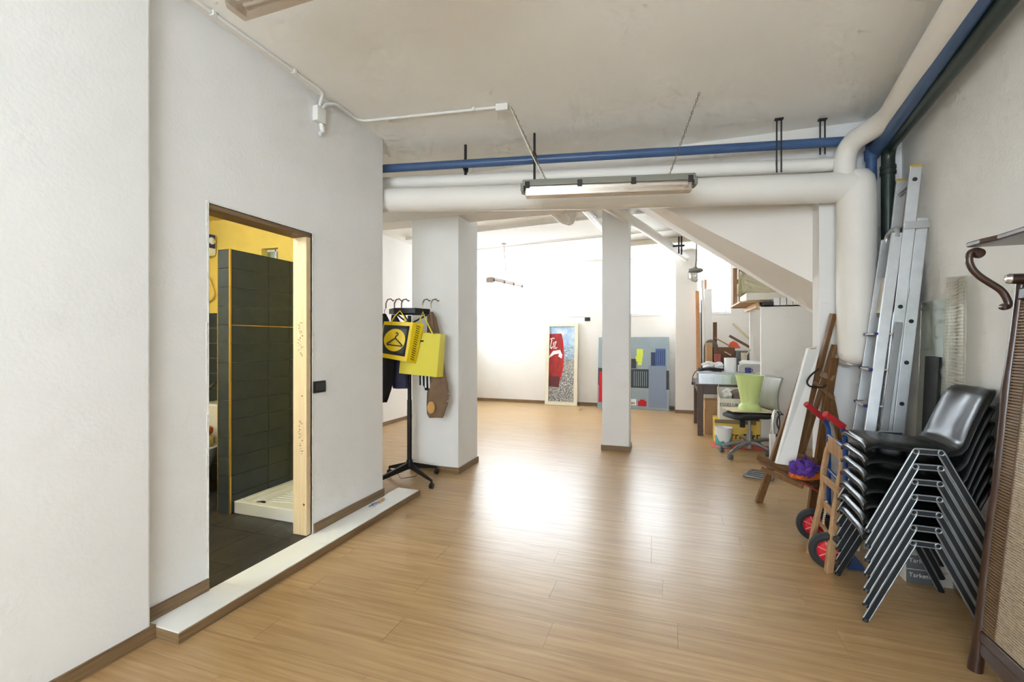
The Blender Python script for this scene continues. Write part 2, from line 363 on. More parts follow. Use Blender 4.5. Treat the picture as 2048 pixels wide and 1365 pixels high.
yr0 = RY
struct(MB().hexa([(wallX(yr0), yr0, 0), (wallX(4.33), 4.33, 0), (wallX(4.33) + 0.3, 4.33, 0), (wallX(yr0) + 0.3, yr0, 0)], [(wallX(yr0), yr0, ZC), (wallX(4.33), 4.33, ZC), (wallX(4.33) + 0.3, 4.33, ZC), (wallX(yr0) + 0.3, yr0, ZC)]).build('wall_right', 'wall_paint'), 'plain white wall behind the ladders and chairs', 'wall')
struct(MB().box(XR, XR + 0.15, 4.51, YB, 0, ZC).build('wall_back_right', 'warm_paint'), 'white side wall at the back of the room', 'wall')
struct(MB().box(XL - 0.15, XL, YE, SW[0], 0, ZC).box(XL - 0.15, XL, SW[1], YB, 0, ZC).box(XL - 0.15, XL, SW[0], SW[1], 0, SW[2]).box(XL - 0.15, XL, SW[0], SW[1], SW[3], ZC).build('wall_back_left', 'warm_paint'), 'white left wall of the back room', 'wall')
bb('baseboard_back_left', (XL + 0.007, YE + 0.02), (XL + 0.007, YB - 0.01), label='brown baseboard of the back room left wall')
# ---- closet under the stairs
CX, CY = 1.151, 6.85
struct(MB().box(CX, XR, CY, CY + 0.03, 0, 1.872).build('wall_closet', 'warm_paint'), 'white boarded closet front under the stairs', 'wall')
# ---- back wall with windows
bw = MB(); xs = [XL] + [v for ab in WINS for v in ab] + [XR]
for i in range(0, len(xs), 2): bw.box(xs[i], xs[i + 1], YB, YB + 0.22, 0, ZC)
for a, b in WINS: bw.box(a, b, YB, YB + 0.22, 0, ZW0).box(a, b, YB, YB + 0.22, ZW1, ZC)
struct(bw.build('wall_back', 'warm_paint'), 'white back wall below a row of high windows', 'wall')
gl = glass('window_glass', (250, 252, 255), 0.06)
mat('window_frame_paint', (246, 246, 244), 0.5)
mull = [[-3.743, -2.722, -2.203], [-0.35], [1.06]]
for n, ((a, b), ml) in enumerate(zip(WINS, mull)):
    fr = MB(); t = 0.035; y0, y1 = YB + 0.10, YB + 0.14
    fr.box(a, b, y0, y1, ZW0, ZW0 + t).box(a, b, y0, y1, ZW1 - t, ZW1).box(a, a + t, y0, y1, ZW0 + t, ZW1 - t).box(b - t, b, y0, y1, ZW0 + t, ZW1 - t)
    for m in ml: fr.box(m - 0.02, m + 0.02, y0, y1, ZW0 + t, ZW1 - t)
    wn = struct(fr.build('window_%d' % (n + 1), 'window_frame_paint'), ['wide white window at the left of the back wall', 'white window between the slim column and the pier', 'narrow white window right of the pier'][n], 'window')
    ps = [a + t] + ml + [b - t]
    for p, q in zip(ps, ps[1:]): MB().box(p + 0.015, q - 0.015, YB + 0.117, YB + 0.123, ZW0 + t, ZW1 - t).build('pane', gl, wn)
    MB().box(a, b, YB - 0.012, YB + 0.1, ZW0 - 0.018, ZW0).build('window_sill', 'window_frame_paint', wn)
pr = MB().box(0.10, 0.497, 9.40, YB, 0, ZC); struct(pr.build('wall_pier', 'warm_paint'), 'square white pier against the back wall', 'pier')
bb('baseboard_back', (XL + 0.02, YB - 0.007), (0.09, YB - 0.007), m='skirting_wood_x', label='brown baseboard along the back wall')
bb('baseboard_pier', (0.09, 9.393), (0.51, 9.393), m='skirting_wood_x', label='brown baseboard round the foot of the pier')
# ---- columns
def column(name, x0, x1, y0, y1, label):
    c = struct(MB().box(x0, x1, y0, y1, 0, ZC).build(name, 'wall_paint', bevel=0.004), label, 'column')
    h, t = 0.065, 0.013
    for p, q, m in (((x0 - t, y0 - t / 2), (x1 + t, y0 - t / 2), 'skirting_wood_x'), ((x0 - t, y1 + t / 2), (x1 + t, y1 + t / 2), 'skirting_wood_x'), ((x0 - t / 2, y0), (x0 - t / 2, y1), 'skirting_wood'), ((x1 + t / 2, y0), (x1 + t / 2, y1), 'skirting_wood')):
        MB().bar((p[0], p[1], h / 2), (q[0], q[1], h / 2), t, h).build('skirting', m, c, bevel=0.001)
column('column', -2.665, -2.105, 4.34, 4.84, 'thick white column behind the coat stand')
column('column', -0.825, -0.488, 5.91, 6.20, 'slim white column standing in the middle of the room')
# ---- wall behind the camera with a large window
a, b, c, d = RW
rw = MB().box(-2.7, a, RY - 0.2, RY, 0, ZC).box(b, 1.2, RY - 0.2, RY, 0, ZC).box(a, b, RY - 0.2, RY, 0, c).box(a, b, RY - 0.2, RY, d, ZC)
struct(rw.build('wall_rear', 'wall_paint'), 'white wall behind the viewer with a large window', 'wall')
fr = MB(); y0, y1 = RY - 0.12, RY - 0.07
for m in (a + 0.03, (2 * a + b) / 3, (a + 2 * b) / 3, b - 0.03): fr.box(m - 0.03, m + 0.03, y0, y1, c, d)
fr.box(a, b, y0, y1, c, c + 0.05).box(a, b, y0, y1, d - 0.05, d)
wn = struct(fr.build('window_5', 'window_frame_paint'), 'large white window behind the viewer', 'window')
for p, q in ((a, (2 * a + b) / 3), ((2 * a + b) / 3, (a + 2 * b) / 3), ((a + 2 * b) / 3, b)): MB().box(p + 0.03, q - 0.03, RY - 0.098, RY - 0.092, c + 0.05, d - 0.05).build('pane', gl, wn)

a, b, c, d = SW; x0, x1 = XL - 0.12, XL - 0.07  # frame of the added side window, hidden behind the thick column
fr = MB().box(x0, x1, a, b, c, c + 0.05).box(x0, x1, a, b, d - 0.05, d)
for m in (a + 0.025, (a + b) / 2, b - 0.025): fr.box(x0, x1, m - 0.025, m + 0.025, c + 0.05, d - 0.05)
wn = struct(fr.build('window_6', 'window_frame_paint'), 'added white side window of the back room, out of view', 'window')
for p, q in ((a, (a + b) / 2), ((a + b) / 2, b)): MB().box(XL - 0.098, XL - 0.092, p + 0.025, q - 0.025, c + 0.05, d - 0.05).build('pane', gl, wn)
mat('switch_grey', (52, 52, 54), 0.35); mat('lamp_cream', (240, 238, 228), 0.5); mat('lamp_rose', (206, 184, 172), 0.5); mat('cable_red', (196, 150, 138), 0.6)
# ================================================================ pipes and ducts
mat('duct_white', (238, 235, 228), 0.55, var=0.015, vscale=3, bump=0.25, bscale=14)
mat('pipe_blue', (66, 94, 136), 0.35, var=0.05)
mat('pipe_green', (38, 52, 46), 0.35, var=0.05)
mat('strap_black', (32, 33, 34), 0.5)
# main insulated duct: horizontal run, then the fat drop beside the wall
A = atd(748, 402, 4.13); B = fl(1660, 371, 2.62); B.z = 2.60
du = thing('insulated_duct', 'fat white insulated duct crossing the room and dropping beside the corner', 'duct', (B.x, B.y, 0))
VD = atd(1717, 500, B.y / 1.19 * 1.0)
vx, vy = 1.36, 4.19
MB().tube(bend([A, (A + B) / 2 + Vector((0, 0, -0.012)), B, (vx - 0.02, vy - 0.005, 2.60)], 0.06, 5), [0.108] * 2 + [0.111] * 5 + [0.115] * 7, 24).build('horizontal_run', 'duct_white', du, smooth=True)
zt = 2.71
dp = [(vx, vy, zt), (vx, vy, 1.30)]
prof = [(0.0, 1.215), (0.05, 1.218), (0.085, 1.232), (0.115, 1.262), (0.128, 1.31), (0.130, 1.6), (0.130, 2.45), (0.127, 2.58), (0.112, 2.66), (0.08, 2.705), (0.04, 2.722), (0, 2.726)]
MB().lathe((vx, vy, 0), prof, 28).build('vertical_drop', 'duct_white', du, smooth=True)
ro = atY(1694, 716, 4.27)
MB().tube([(ro.x, 4.33, ro.z - .0), (ro.x - 0.005, 4.25, ro.z - 0.01), (ro.x, 4.16, ro.z)], [0.066, 0.064, 0.055], 18).build('outlet_collar', 'duct_white', du, smooth=True)
MB().lathe((ro.x, 4.158, ro.z), [(0.05, 0), (0.043, -0.004), (0.0, -0.004)], 16, (0, 1, 0)).build('outlet_hole', 'strap_black', du, smooth=True)
# branch: rises from the duct, bends and follows the right wall
E1 = fl(1784, 232, 2.92); E1 = Vector((1.44, 3.80, 2.93)); E0 = fl(1935, 0, 2.93); dirw = (E0 - E1).normalized(); E9 = E1 + dirw * 3.4; E9.z = 2.93
bx = atY(1689, 330, 4.17)
br = MB().tube(bend([(bx.x, 4.17, 2.60), (bx.x, 4.165, 2.91), (E1.x - 0.02, E1.y + 0.02, 2.93), E9], 0.16, 8), 0.074, 20).build('insulated_branch_pipe', 'duct_white', smooth=True)
tag(br, 'white insulated pipe running along the top of the right wall', 'pipe')
# thinner white pipe behind
T0 = atd(740, 369, 4.27); T1 = atd(1650, 330, 3.60)
tag(MB().tube([T0, (T0 + T1) / 2, T1, T1 + (T1 - T0).normalized() * 0.1], 0.055, 18).build('white_pipe', 'duct_white', smooth=True), 'slim white pipe lying behind the fat duct', 'pipe')
# blue pipes
B0 = atd(745, 339, 4.16); B1 = fl(1728, 280.7, 2.95)
bp = thing('blue_pipe', 'blue pipe crossing the room below the ceiling', 'pipe', B1)
MB().tube(bend([B0, B1, (B1.x + 0.05, B1.y + 0.01, 2.95), (B1.x + 0.05, B1.y + 0.015, 2.30)], 0.05, 6), 0.036, 18).build('run', 'pipe_blue', bp, smooth=True)
MB().cyl((B1.x + 0.05, B1.y + 0.015, 2.87), (B1.x + 0.05, B1.y + 0.015, 2.80), 0.044, 18).build('socket', 'pipe_blue', bp, smooth=True)
MB().cyl(B1 + (B0 - B1).normalized() * 0.06, B1 + (B0 - B1).normalized() * 0.01, 0.043, 18).build('socket', 'pipe_blue', bp, smooth=True)
G0 = fl(1748, 305, 2.87); G1 = fl(1957, 0, 2.90); dd = (G1 - G0).normalized()
tag(MB().tube([G0 - dd * 0.02, G0 + dd * 4.2], 0.052, 18).build('blue_pipe', 'pipe_blue', smooth=True), 'blue pipe running along the right wall towards the viewer', 'pipe')
# green pipe
K0 = Vector((1.56, 4.19, 2.86)); K1 = fl(2003, 0, 2.89); dd = (K1 - K0); dd.z = 0; dd.normalize()
gp = thing('green_pipe', 'dark green drain pipe along the right wall and down the corner', 'pipe', (K0.x, K0.y, 0))
MB().tube(bend([(K0.x, K0.y, 0.0), K0, K0 + dd * 4.2], 0.10, 6), 0.043, 18).build('run', 'pipe_green', gp, smooth=True)
for z in (2.70, 2.66): MB().cyl((K0.x, K0.y, z), (K0.x, K0.y, z + 0.025), 0.051, 18).build('socket', 'pipe_green', gp, smooth=True)
# hangers
def hanger(px, ytop, ybot, w, label, double=False):
    t = fl(px, ytop, ZC); d = (Vector((t.x, t.y)) ).length; dep = F * (H - ZC) / (ytop - 682.5)
    z1 = H - (ybot - 682.5) / F * dep
    o = thing('pipe_hanger', label, 'hanger', t, group='black pipe hangers')
    if double:
        for s in (-1, 1): MB().box(t.x + s * 0.016 - w / 2, t.x + s * 0.016 + w / 2, t.y - 0.004, t.y + 0.004, z1, ZC).build('strap', 'strap_black', o)
        MB().box(t.x - 0.03, t.x + 0.03, t.y - 0.015, t.y + 0.015, ZC - 0.012, ZC).build('ceiling_plate', 'strap_black', o)
    else:
        MB().box(t.x - w / 2, t.x + w / 2, t.y - 0.01, t.y + 0.01, z1, ZC).build('strap', 'strap_black', o)
        zb = 2.95
        MB().tube([(t.x, t.y + 0.045 * math.sin(k * PI / 8), zb + 0.045 * math.cos(k * PI / 8)) for k in range(16)], 0.008, 6, closed=True).build('clamp', 'strap_black', o, smooth=True)
hanger(931, 290, 350, 0.018, 'black strap hanger nearest the white partition corner')
hanger(1069, 267, 362, 0.016, 'black strap hanger behind the left end of the tube lamp')
hanger(1558, 237, 345, 0.010, 'long black double hanger holding the fat duct', True)
hanger(1645, 238, 309, 0.010, 'short black double hanger next to the duct elbow', True)
# ---- pipes in the back room
tag(MB().tube([atY(1196, 400, 5.0), atY(1290, 458, 6.6), atY(1372, 516, 9.3)], 0.062, 16).build('ceiling_pipe', 'duct_white', smooth=True), 'thick white pipe slanting back to the pier', 'pipe')
tag(MB().tube([atY(1145, 392, 5.0), atY(1178, 428, 6.0), atY(1215, 468, 7.6)], 0.045, 14).build('ceiling_pipe', 'duct_white', smooth=True), 'slim white pipe passing behind the slim column', 'pipe')
q = atY(1126, 405, 4.75)
cn = MB().tube([atY(1075, 380, 4.75), atY(1105, 405, 4.8), atY(1128, 428, 4.85), atY(1137, 441, 4.85), atY(1141, 450, 4.85)], [0.115, 0.115, 0.105, 0.075, 0.02], 22)
cn.tube([atY(1138, 380, 4.85), atY(1138, 432, 4.85), atY(1139, 449, 4.85)], [0.10, 0.092, 0.04], 20)
tag(cn.build('duct_stub', 'duct_white', smooth=True), 'rounded end of a white duct hanging below the tube lamp', 'duct')
def strip(p, q, w, h, label, m='duct_white'):
    return tag(MB().bar(p, q, w, h).build('ceiling_rail', m, bevel=0.003), label, 'rail')
a = fl(782, 466, ZC - .02); b = fl(826, 460, ZC - .02); yy = 6.6
strip((-4.2, yy + .05, ZC - 0.03), (0.1, yy - .35, ZC - 0.03), 0.03, 0.05, 'white rail across the ceiling above the back room')
a = fl(960, 499, ZC - 0.015); b = fl(1204, 474, ZC - 0.015); dr = (b - a).normalized()
strip(a - dr * 1.2, b + dr * 2.0, 0.02, 0.02, 'thin conduit across the ceiling feeding the far lamp')
mat('beam_cream', (230, 222, 206), 0.7)
strip(Vector((-0.7, 8.2, ZC - 0.05)), Vector((1.6, 8.0, ZC - 0.05)), 0.07, 0.09, 'cream rail on the ceiling in front of the pier', 'beam_cream')
k = atY(1360, 495, 7.9)
bk = thing('clamp_bracket', 'small black clamp bracket fixed to the back ceiling', 'bracket', k)
MB().box(k.x - 0.03, k.x - 0.005, k.y - 0.02, k.y + 0.02, k.z - 0.10, ZC - 0.05).build('arm', 'strap_black', bk)
MB().box(k.x + 0.01, k.x + 0.035, k.y - 0.02, k.y + 0.02, k.z - 0.12, ZC - 0.05).build('arm', 'strap_black', bk)
MB().box(k.x - 0.11, k.x + 0.07, k.y - 0.015, k.y + 0.015, k.z + 0.01, k.z + 0.04).build('cross_bar', 'strap_black', bk, bevel=0.004)
# ================================================================ conduits, boxes, switches
cz = ZC - 0.012
def fc(px, py): return fl(px, py, cz)
cu = thing('cable_conduit', 'white surface conduit along the top of the bathroom wall', 'conduit', (-2.25, 2.5, ZC))
p0 = fc(645, 184); p1 = Vector((p0.x + 0.0, 1.0, cz))
MB().tube(bend([(p0.x, 0.2, cz), (p0.x, 2.52, cz), (p0.x, 2.57, cz - 0.01), (XA + 0.02, 2.59, 3.08), (XA + 0.02, 2.585, 3.02)], 0.05, 6), 0.011, 10).build('tube', 'white_plastic', cu, smooth=True)
for yv in (1.2, 1.75, 2.3): MB().box(p0.x - 0.014, p0.x + 0.014, yv, yv + 0.018, cz - 0.014, ZC).build('clip', 'white_plastic', cu)
jb = thing('junction_box', 'white junction box high on the bathroom wall', 'junction box', (XA, 2.58, 2.93))
MB().box(XA, XA + 0.045, 2.54, 2.625, 2.94, 3.045).build('box', 'white_plastic', jb, bevel=0.004)
MB().cyl((XA + 0.022, 2.60, 2.94), (XA + 0.022, 2.615, 2.885), 0.016, 10).build('cable_gland', 'white_plastic', jb, smooth=True)
MB().cyl((XA + 0.022, 2.615, 2.90), (XA + 0.022, 2.585, 2.86), 0.012, 10).build('cable_end', 'white_plastic', jb, smooth=True)
c2 = thing('ceiling_conduit', 'white conduit crossing the ceiling to the hanging tube lamp', 'conduit', fc(860, 230))
e = fc(1000, 214); m2 = fc(718, 243)
MB().tube(bend([(XA + 0.03, 2.60, 3.04), (XA + 0.03, 2.63, 3.09), (XA + 0.05, 2.72, cz), m2, e], 0.08, 6), 0.011, 10).build('tube', 'white_plastic', c2, smooth=True)
for px, py in ((775, 239), (948, 219)):
    q = fc(px, py); MB().box(q.x - 0.01, q.x + 0.01, q.y - 0.016, q.y + 0.016, cz - 0.014, ZC).build('clip', 'white_plastic', c2)
q = fc(1003, 212)
b2 = tag(MB().bar(q + (m2 - q).normalized() * 0.04 - Vector((0, 0, 0.015)), q - (m2 - q).normalized() * 0.05 - Vector((0, 0, 0.015)), 0.045, 0.05).build('junction_box', 'white_plastic', bevel=0.003), 'white junction box on the ceiling at the lamp cable', 'junction box')
def switch(p, n, label):  # n: normal axis 'x' or 'y'
    o = thing('light_switch', label, 'switch', p)
    if n == 'x':
        MB().box(p.x, p.x + 0.012, p.y - 0.06, p.y + 0.06, p.z - 0.042, p.z + 0.042).build('plate', 'black_plastic', o, bevel=0.006)
        for k in (-1, 0, 1): MB().box(p.x + 0.012, p.x + 0.015, p.y + k * 0.03 - 0.013, p.y + k * 0.03 + 0.013, p.z - 0.025, p.z + 0.025).build('rocker', 'switch_grey', o, bevel=0.002)
    else:
        MB().box(p.x - 0.06, p.x + 0.06, p.y - 0.012, p.y, p.z - 0.04, p.z + 0.04).build('plate', 'black_plastic', o, bevel=0.006)
        for k in (-1, 0, 1): MB().box(p.x + k * 0.03 - 0.013, p.x + k * 0.03 + 0.013, p.y - 0.015, p.y - 0.012, p.z - 0.025, p.z + 0.025).build('rocker', 'switch_grey', o, bevel=0.002)

switch(atX(637.5, 774, XA), 'x', 'black light switch on the white wall beside the doorway')
switch(atY(1175, 639, YB), 'y', 'black switch plate on the back wall below the window')
# ================================================================ tube lamps
mat('lamp_grey', (136, 136, 126), 0.5); mat('lamp_clip', (44, 44, 44), 0.5)
mat('tube_white', (244, 243, 236), 0.3); lensm = glass('lamp_lens', (236, 226, 214), 0.30, 0.25)
mat('chain_steel', (150, 146, 136), 0.4, 0.8); mat('cable_cream', (222, 214, 196), 0.6)
def tube_lamp(name, p, q, label, cat='lamp', wid=0.115, grey='lamp_grey', clips=True):
    p = Vector(p); q = Vector(q); d = (q - p).normalized(); L = (q - p).length; s = Vector((-d.y, d.x, 0)).normalized(); u = Vector((0, 0, 1))
    o = thing(name, label, cat, (p + q) / 2)
    hs = wid / 2
    def sec(pt, a, b, z0, z1): return [pt - s * a + u * z0, pt + s * a + u * z0, pt + s * b + u * z1, pt - s * b + u * z1]
    MB().hexa(sec(p, hs, hs * 0.8, 0, 0.05), sec(q, hs, hs * 0.8, 0, 0.05)).build('housing', grey, o, bevel=0.006)
    MB().hexa(sec(p + d * 0.02, hs * 0.62, hs * 0.92, -0.07, -0.001), sec(q - d * 0.02, hs * 0.62, hs * 0.92, -0.07, -0.001)).build('diffuser', lensm, o, bevel=0.006)
    for k in (-1, 1): MB().cyl(p + d * 0.05 + s * k * 0.022 - u * 0.014, q - d * 0.05 + s * k * 0.022 - u * 0.014, 0.0125, 12).build('tube', 'tube_white', o, smooth=True)
    for e_, sg in ((p, -1), (q, 1)): MB().hexa(sec(e_ + d * sg * 0.014, hs * 0.75, hs * 0.9, -0.03, 0.02), sec(e_ - d * sg * 0.01, hs * 0.9, hs * 1.03, -0.035, 0.03)).build('end_cap', grey, o, bevel=0.004)
    if clips:
        for t in (0.03, 0.34, 0.65, 0.97):
            c = p + d * (L * t)
            for k in (-1, 1): MB().bar(c + s * k * (hs + 0.003) - u * 0.018, c + s * k * (hs * 0.95 + 0.003) + u * 0.03, 0.034, 0.008, up=s).build('clip', 'lamp_clip', o, bevel=0.002)
    return o, p, q, d, s
l0 = atd(1046, 366, 3.34); l1 = atd(1388, 358, 3.20); l0.z = l1.z = 2.52
lo, p, q, d, s = tube_lamp('tube_lamp', l0, l1, 'grey twin tube lamp hung in front of the fat duct')
h0 = fc(1020, 213); MB().tube([h0, h0 * 0.5 + (p + d * 0.16) * 0.5 + Vector((0.004, 0, 0)), p + d * 0.16 + Vector((0, 0, 0.05))], 0.0045, 6).build('cable', 'cable_cream', lo, smooth=True)
MB().tube([p + d * 0.10 + Vector((0, 0, 0.05)), p + d * 0.16 + Vector((0, 0, 0.09)), p + d * 0.18 + Vector((0, 0, 0.05))], 0.004, 6).build('hook', 'cable_cream', lo, smooth=True)
def chain(a, b, parent, step=0.022, r=0.0022):
    a = Vector(a); b = Vector(b); d_ = (b - a).normalized(); n = int((b - a).length / step); u1 = d_.cross(Vector((1, 0, 0))).normalized(); u2 = d_.cross(u1); m = MB()
    for i in range(n):
        c = a + d_ * (i + 0.5) * step; u = u1 if i % 2 else u2
        m.tube([c + d_ * step * 0.62 * math.cos(k * PI / 3) + u * 0.006 * math.sin(k * PI / 3) for k in range(6)], r, 4, closed=True)
    return m.build('chain', 'chain_steel', parent)
h1 = fl(1400, 183, ZC - 0.015); chain(q - d * 0.17 + Vector((0, 0, 0.05)), h1, lo)
chain(p + d * 0.17 + Vector((0, 0, 0.05)), h0 + Vector((0.008, 0, -0.005)), lo)
c0 = Vector((-1.89, 1.545, 2.955)); tube_lamp('tube_lamp', c0, c0 + Vector((1.25, 0.0, 0)), 'cream tube lamp on the ceiling at the upper left', grey='lamp_cream', clips=False, wid=0.15)
for o in [o for o in bpy.data.objects if o.get('label') == 'cream tube lamp on the ceiling at the upper left']:
    for t in (0.25, 1.0): MB().cyl(c0 + Vector((t, 0, 0.05)), c0 + Vector((t, 0, ZC - c0.z - 0.002)), 0.012, 10).build('mount', 'white_plastic', o)
f0 = atd(979, 561, 6.9); f1 = atd(1040, 574, 8.1); fo, p, q, d, s = tube_lamp('tube_lamp', f0, f1, 'small tube lamp on a cable in front of the far window', wid=0.13, grey='lamp_rose')
hk = fl(1008, 489, ZC - 0.01); mid = (p + q) / 2
MB().tube([hk, Vector((hk.x * .6 + mid.x * .4, hk.y * .6 + mid.y * .4, 2.85)), Vector((mid.x, mid.y, 2.55)), mid + Vector((0, 0, 0.05))], 0.006, 6).build('cable', 'cable_red', fo, smooth=True)
MB().lathe(hk + Vector((0, 0, 0.01)), [(0.05, 0), (0.05, -0.03), (0.0, -0.035)], 14).build('ceiling_rose', 'white_plastic', fo, smooth=True)
# pendant jar lamp by the stairs
pc = atd(1391, 540, 6.2)
pn = thing('pendant_lamp', 'small industrial glass jar lamp hanging by the stairs', 'lamp', pc)
MB().lathe(pc, [(0.0, 0.04), (0.02, 0.04), (0.025, 0.025), (0.085, 0.012), (0.098, 0.0), (0.098, -0.022), (0.08, -0.035), (0, -0.035)], 20).build('cap', 'lamp_grey', pn, smooth=True)
MB().lathe(pc, [(0.07, -0.035), (0.082, -0.07), (0.072, -0.13), (0.05, -0.155), (0.0, -0.16)], 20).build('glass_jar', glass('jar_glass', (240, 240, 235), 0.22, 0.1), pn, smooth=True)
MB().lathe(pc, [(0.0, -0.04), (0.022, -0.05), (0.032, -0.085), (0.022, -0.115), (0, -0.122)], 14).build('bulb', 'tube_white', pn, smooth=True)
for k in range(6):
    t = k * PI / 3; MB().tube([pc + Vector((0.092 * math.cos(t), 0.092 * math.sin(t), -0.03)), pc + Vector((0.09 * math.cos(t), 0.09 * math.sin(t), -0.12)), pc + Vector((0, 0, -0.168))], 0.003, 5).build('cage_wire', 'chain_steel', pn)
tp = atd(1394, 496, 6.2); MB().tube([pc + Vector((0, 0, 0.04)), pc * 0.5 + tp * 0.5, Vector((tp.x, tp.y, ZC))], 0.006, 6).build('cable', 'lamp_clip', pn, smooth=True)
# ================================================================ bathroom contents
ZF = FZ + 0.004
q0 = fl(460, 1030, ZF); PXF = q0.x; PYF = q0.y
pz1 = atd(460, 498, (Vector((PXF, PYF)) @ Vector((-sy_, cy_)))).z
XT = 0.13
pw = MB().box(PXF - XT + 0.008, PXF - 0.008, PYF + 0.008, BY1 - 0.002, ZF, pz1 - 0.004).build('partition_wall', 'grout')
struct(pw, 'dark tiled shower partition wall inside the doorway', 'partition')
rows = 14; rh = (pz1 - ZF) / rows
ly = [PYF + 0.006, PYF + 0.36, PYF + 0.75, BY1 - 0.003]
ly = [v for v in ly if v < BY1 - 0.1] + [BY1 - 0.003]
sp = atX(537, 700, PXF).y
ly = [PYF + 0.006, sp, min(sp + (sp - PYF), BY1 - 0.06), BY1 - 0.003]
for r in range(rows):
    z0, z1 = ZF + r * rh + 0.0018, ZF + (r + 1) * rh - 0.0018
    for a, b in zip(ly, ly[1:]):
        MB().box(PXF - 0.009, PXF, a + 0.0015, b - 0.0015, z0, z1).build('tile', 'dark_tile', pw)
    MB().box(PXF - XT + 0.002, PXF - 0.008, PYF, PYF + 0.009, z0, z1).build('tile', 'dark_tile', pw)
    MB().box(PXF - XT, PXF - XT + 0.009, PYF + 0.012, BY1 - 0.003, z0, z1).build('tile', 'dark_tile', pw)
MB().box(PXF - 0.009, PXF + 0.003, PYF - 0.003, PYF + 0.009, ZF, pz1 + 0.002).build('corner_trim', 'brass', pw)
MB().box(PXF - XT - 0.002, PXF - XT + 0.005, PYF - 0.003, PYF + 0.006, ZF, pz1 + 0.002).build('corner_trim', 'brass', pw)
MB().box(PXF - XT, PXF, PYF, BY1 - 0.003, pz1 - 0.004, pz1).build('top_tile', 'dark_tile', pw)
zs = ZF + 10 * rh; MB().box(PXF - 0.002, PXF + 0.0015, PYF + 0.006, BY1 - 0.003, zs - 0.005, zs + 0.001).build('metal_strip', 'brass', pw)
# tile wall left behind (end wall lower half), seen in the gap left of the partition
tw = MB().box(BX0 + 0.002, PXF - XT - 0.002, BY1 - 0.012, BY1 - 0.006, ZF, ZF + 11 * rh).build('wall_tiling', 'grout'); struct(tw, 'dark wall tiling behind the toilet', 'wall tiling')
for r in range(11):
    x = PXF - XT - 0.004
    while x > BX0 + 0.03:
        x2 = max(BX0 + 0.003, x - 0.36); MB().box(x2 + 0.002, x - 0.002, BY1 - 0.016, BY1 - 0.011, ZF + r * rh + 0.002, ZF + (r + 1) * rh - 0.002).build('tile', 'dark_tile', tw); x = x2
# shower tray
tx0, ty0 = PXF + 0.003, fl(472, 1028, ZF).y
mat('ceramic', (240, 238, 234), 0.2)
t = thing('shower_tray', 'white ceramic shower tray against the dark partition', 'shower tray', (-2.85, ty0 + 0.4, ZF))
tx1, ty1, th = BX1 - 0.012, BY1 - 0.004, 0.095
rim = MB().box(tx0, tx1, ty0, ty0 + 0.05, ZF, ZF + th).box(tx0, tx1, ty1 - 0.05, ty1, ZF, ZF + th).box(tx0, tx0 + 0.05, ty0 + 0.05, ty1 - 0.05, ZF, ZF + th).box(tx1 - 0.05, tx1, ty0 + 0.05, ty1 - 0.05, ZF, ZF + th)
rim.build('rim', 'ceramic', t, bevel=0.006)
MB().box(tx0 + 0.048, tx1 - 0.048, ty0 + 0.048, ty1 - 0.048, ZF, ZF + th - 0.03).build('basin', 'ceramic', t)
k = ty0 + 0.16
while k < ty1 - 0.12:
    MB().bar((tx0 + 0.18, k, ZF + th - 0.029), (tx1 - 0.1, k + 0.06, ZF + th - 0.029), 0.018, 0.008).build('anti_slip_rib', 'ceramic', t, bevel=0.003); k += 0.045
mat('drain_dark', (70, 62, 48), 0.3, 0.7)
MB().lathe((tx0 + 0.15, ty0 + 0.10, ZF + th - 0.029), [(0.045, 0), (0.04, 0.003), (0, 0.004)], 18).build('drain', 'drain_dark', t, smooth=True)
# water heater on the end wall
hr_ = atY(434, 488, BY1 - 0.01); hz0, hz1 = atY(431, 514, BY1).z, atY(431, 470, BY1).z; hy = BY1 - 0.34
wh = thing('water_heater', 'small white water heater with a blue label at the doorway edge', 'water heater', (hr_.x - 0.1, BY1 - 0.15, hz0))
mat('label_blue', (46, 48, 96), 0.4)
MB().box(BX0 + 0.004, hr_.x, hy, BY1 - 0.005, hz0, hz1).build('tank', 'ceramic', wh, bevel=0.03, seg=4)
MB().box(hr_.x - 0.002, hr_.x + 0.004, hy + 0.03, BY1 - 0.03, hz0 + 0.07, hz1 - 0.015).build('label', 'label_blue', wh, bevel=0.002)
ec = atX(424, 482, hr_.x + 0.004)
MB().lathe(ec, [(0.034, 0), (0.028, 0.005), (0, 0.006)], 18, (1, 0, 0)).build('emblem', 'ceramic', wh, smooth=True)
# shower hose loop on the tiled wall
hs = thing('shower_hose', 'looped pale shower hose on the tiled wall', 'hose', atY(424, 610, BY1 - 0.03))
ctr = [atY(x, y, BY1 - 0.03) for x, y in ((408, 545), (416, 553), (423, 570), (428, 588), (426, 597), (418, 603), (408, 606))]
mat('hose_cream', (232, 200, 130), 0.35); MB().tube(bend(ctr, 0.03, 3), 0.010, 8).build('hose', 'hose_cream', hs, smooth=True)
# grab bars
mat('steel', (196, 186, 168), 0.25, 0.9)
gb = thing('grab_bar', 'pair of folding steel grab bars beside the toilet', 'grab bar', atY(424, 790, BY1 - 0.2))
for a, b in (((405, 792), (431, 766)), ((406, 845), (433, 803))): 
    P, Q = atY(*a, BY1 - 0.35), atY(*b, BY1 - 0.08); MB().tube([P, Q], 0.014, 10).build('bar', 'steel', gb, smooth=True)
MB().lathe(atY(425, 842, BY1 - 0.06), [(0.03, 0), (0.045, -0.03), (0.03, -0.07), (0, -0.08)], 14, (0, 1, 0)).build('mount', 'drain_dark', gb, smooth=True)
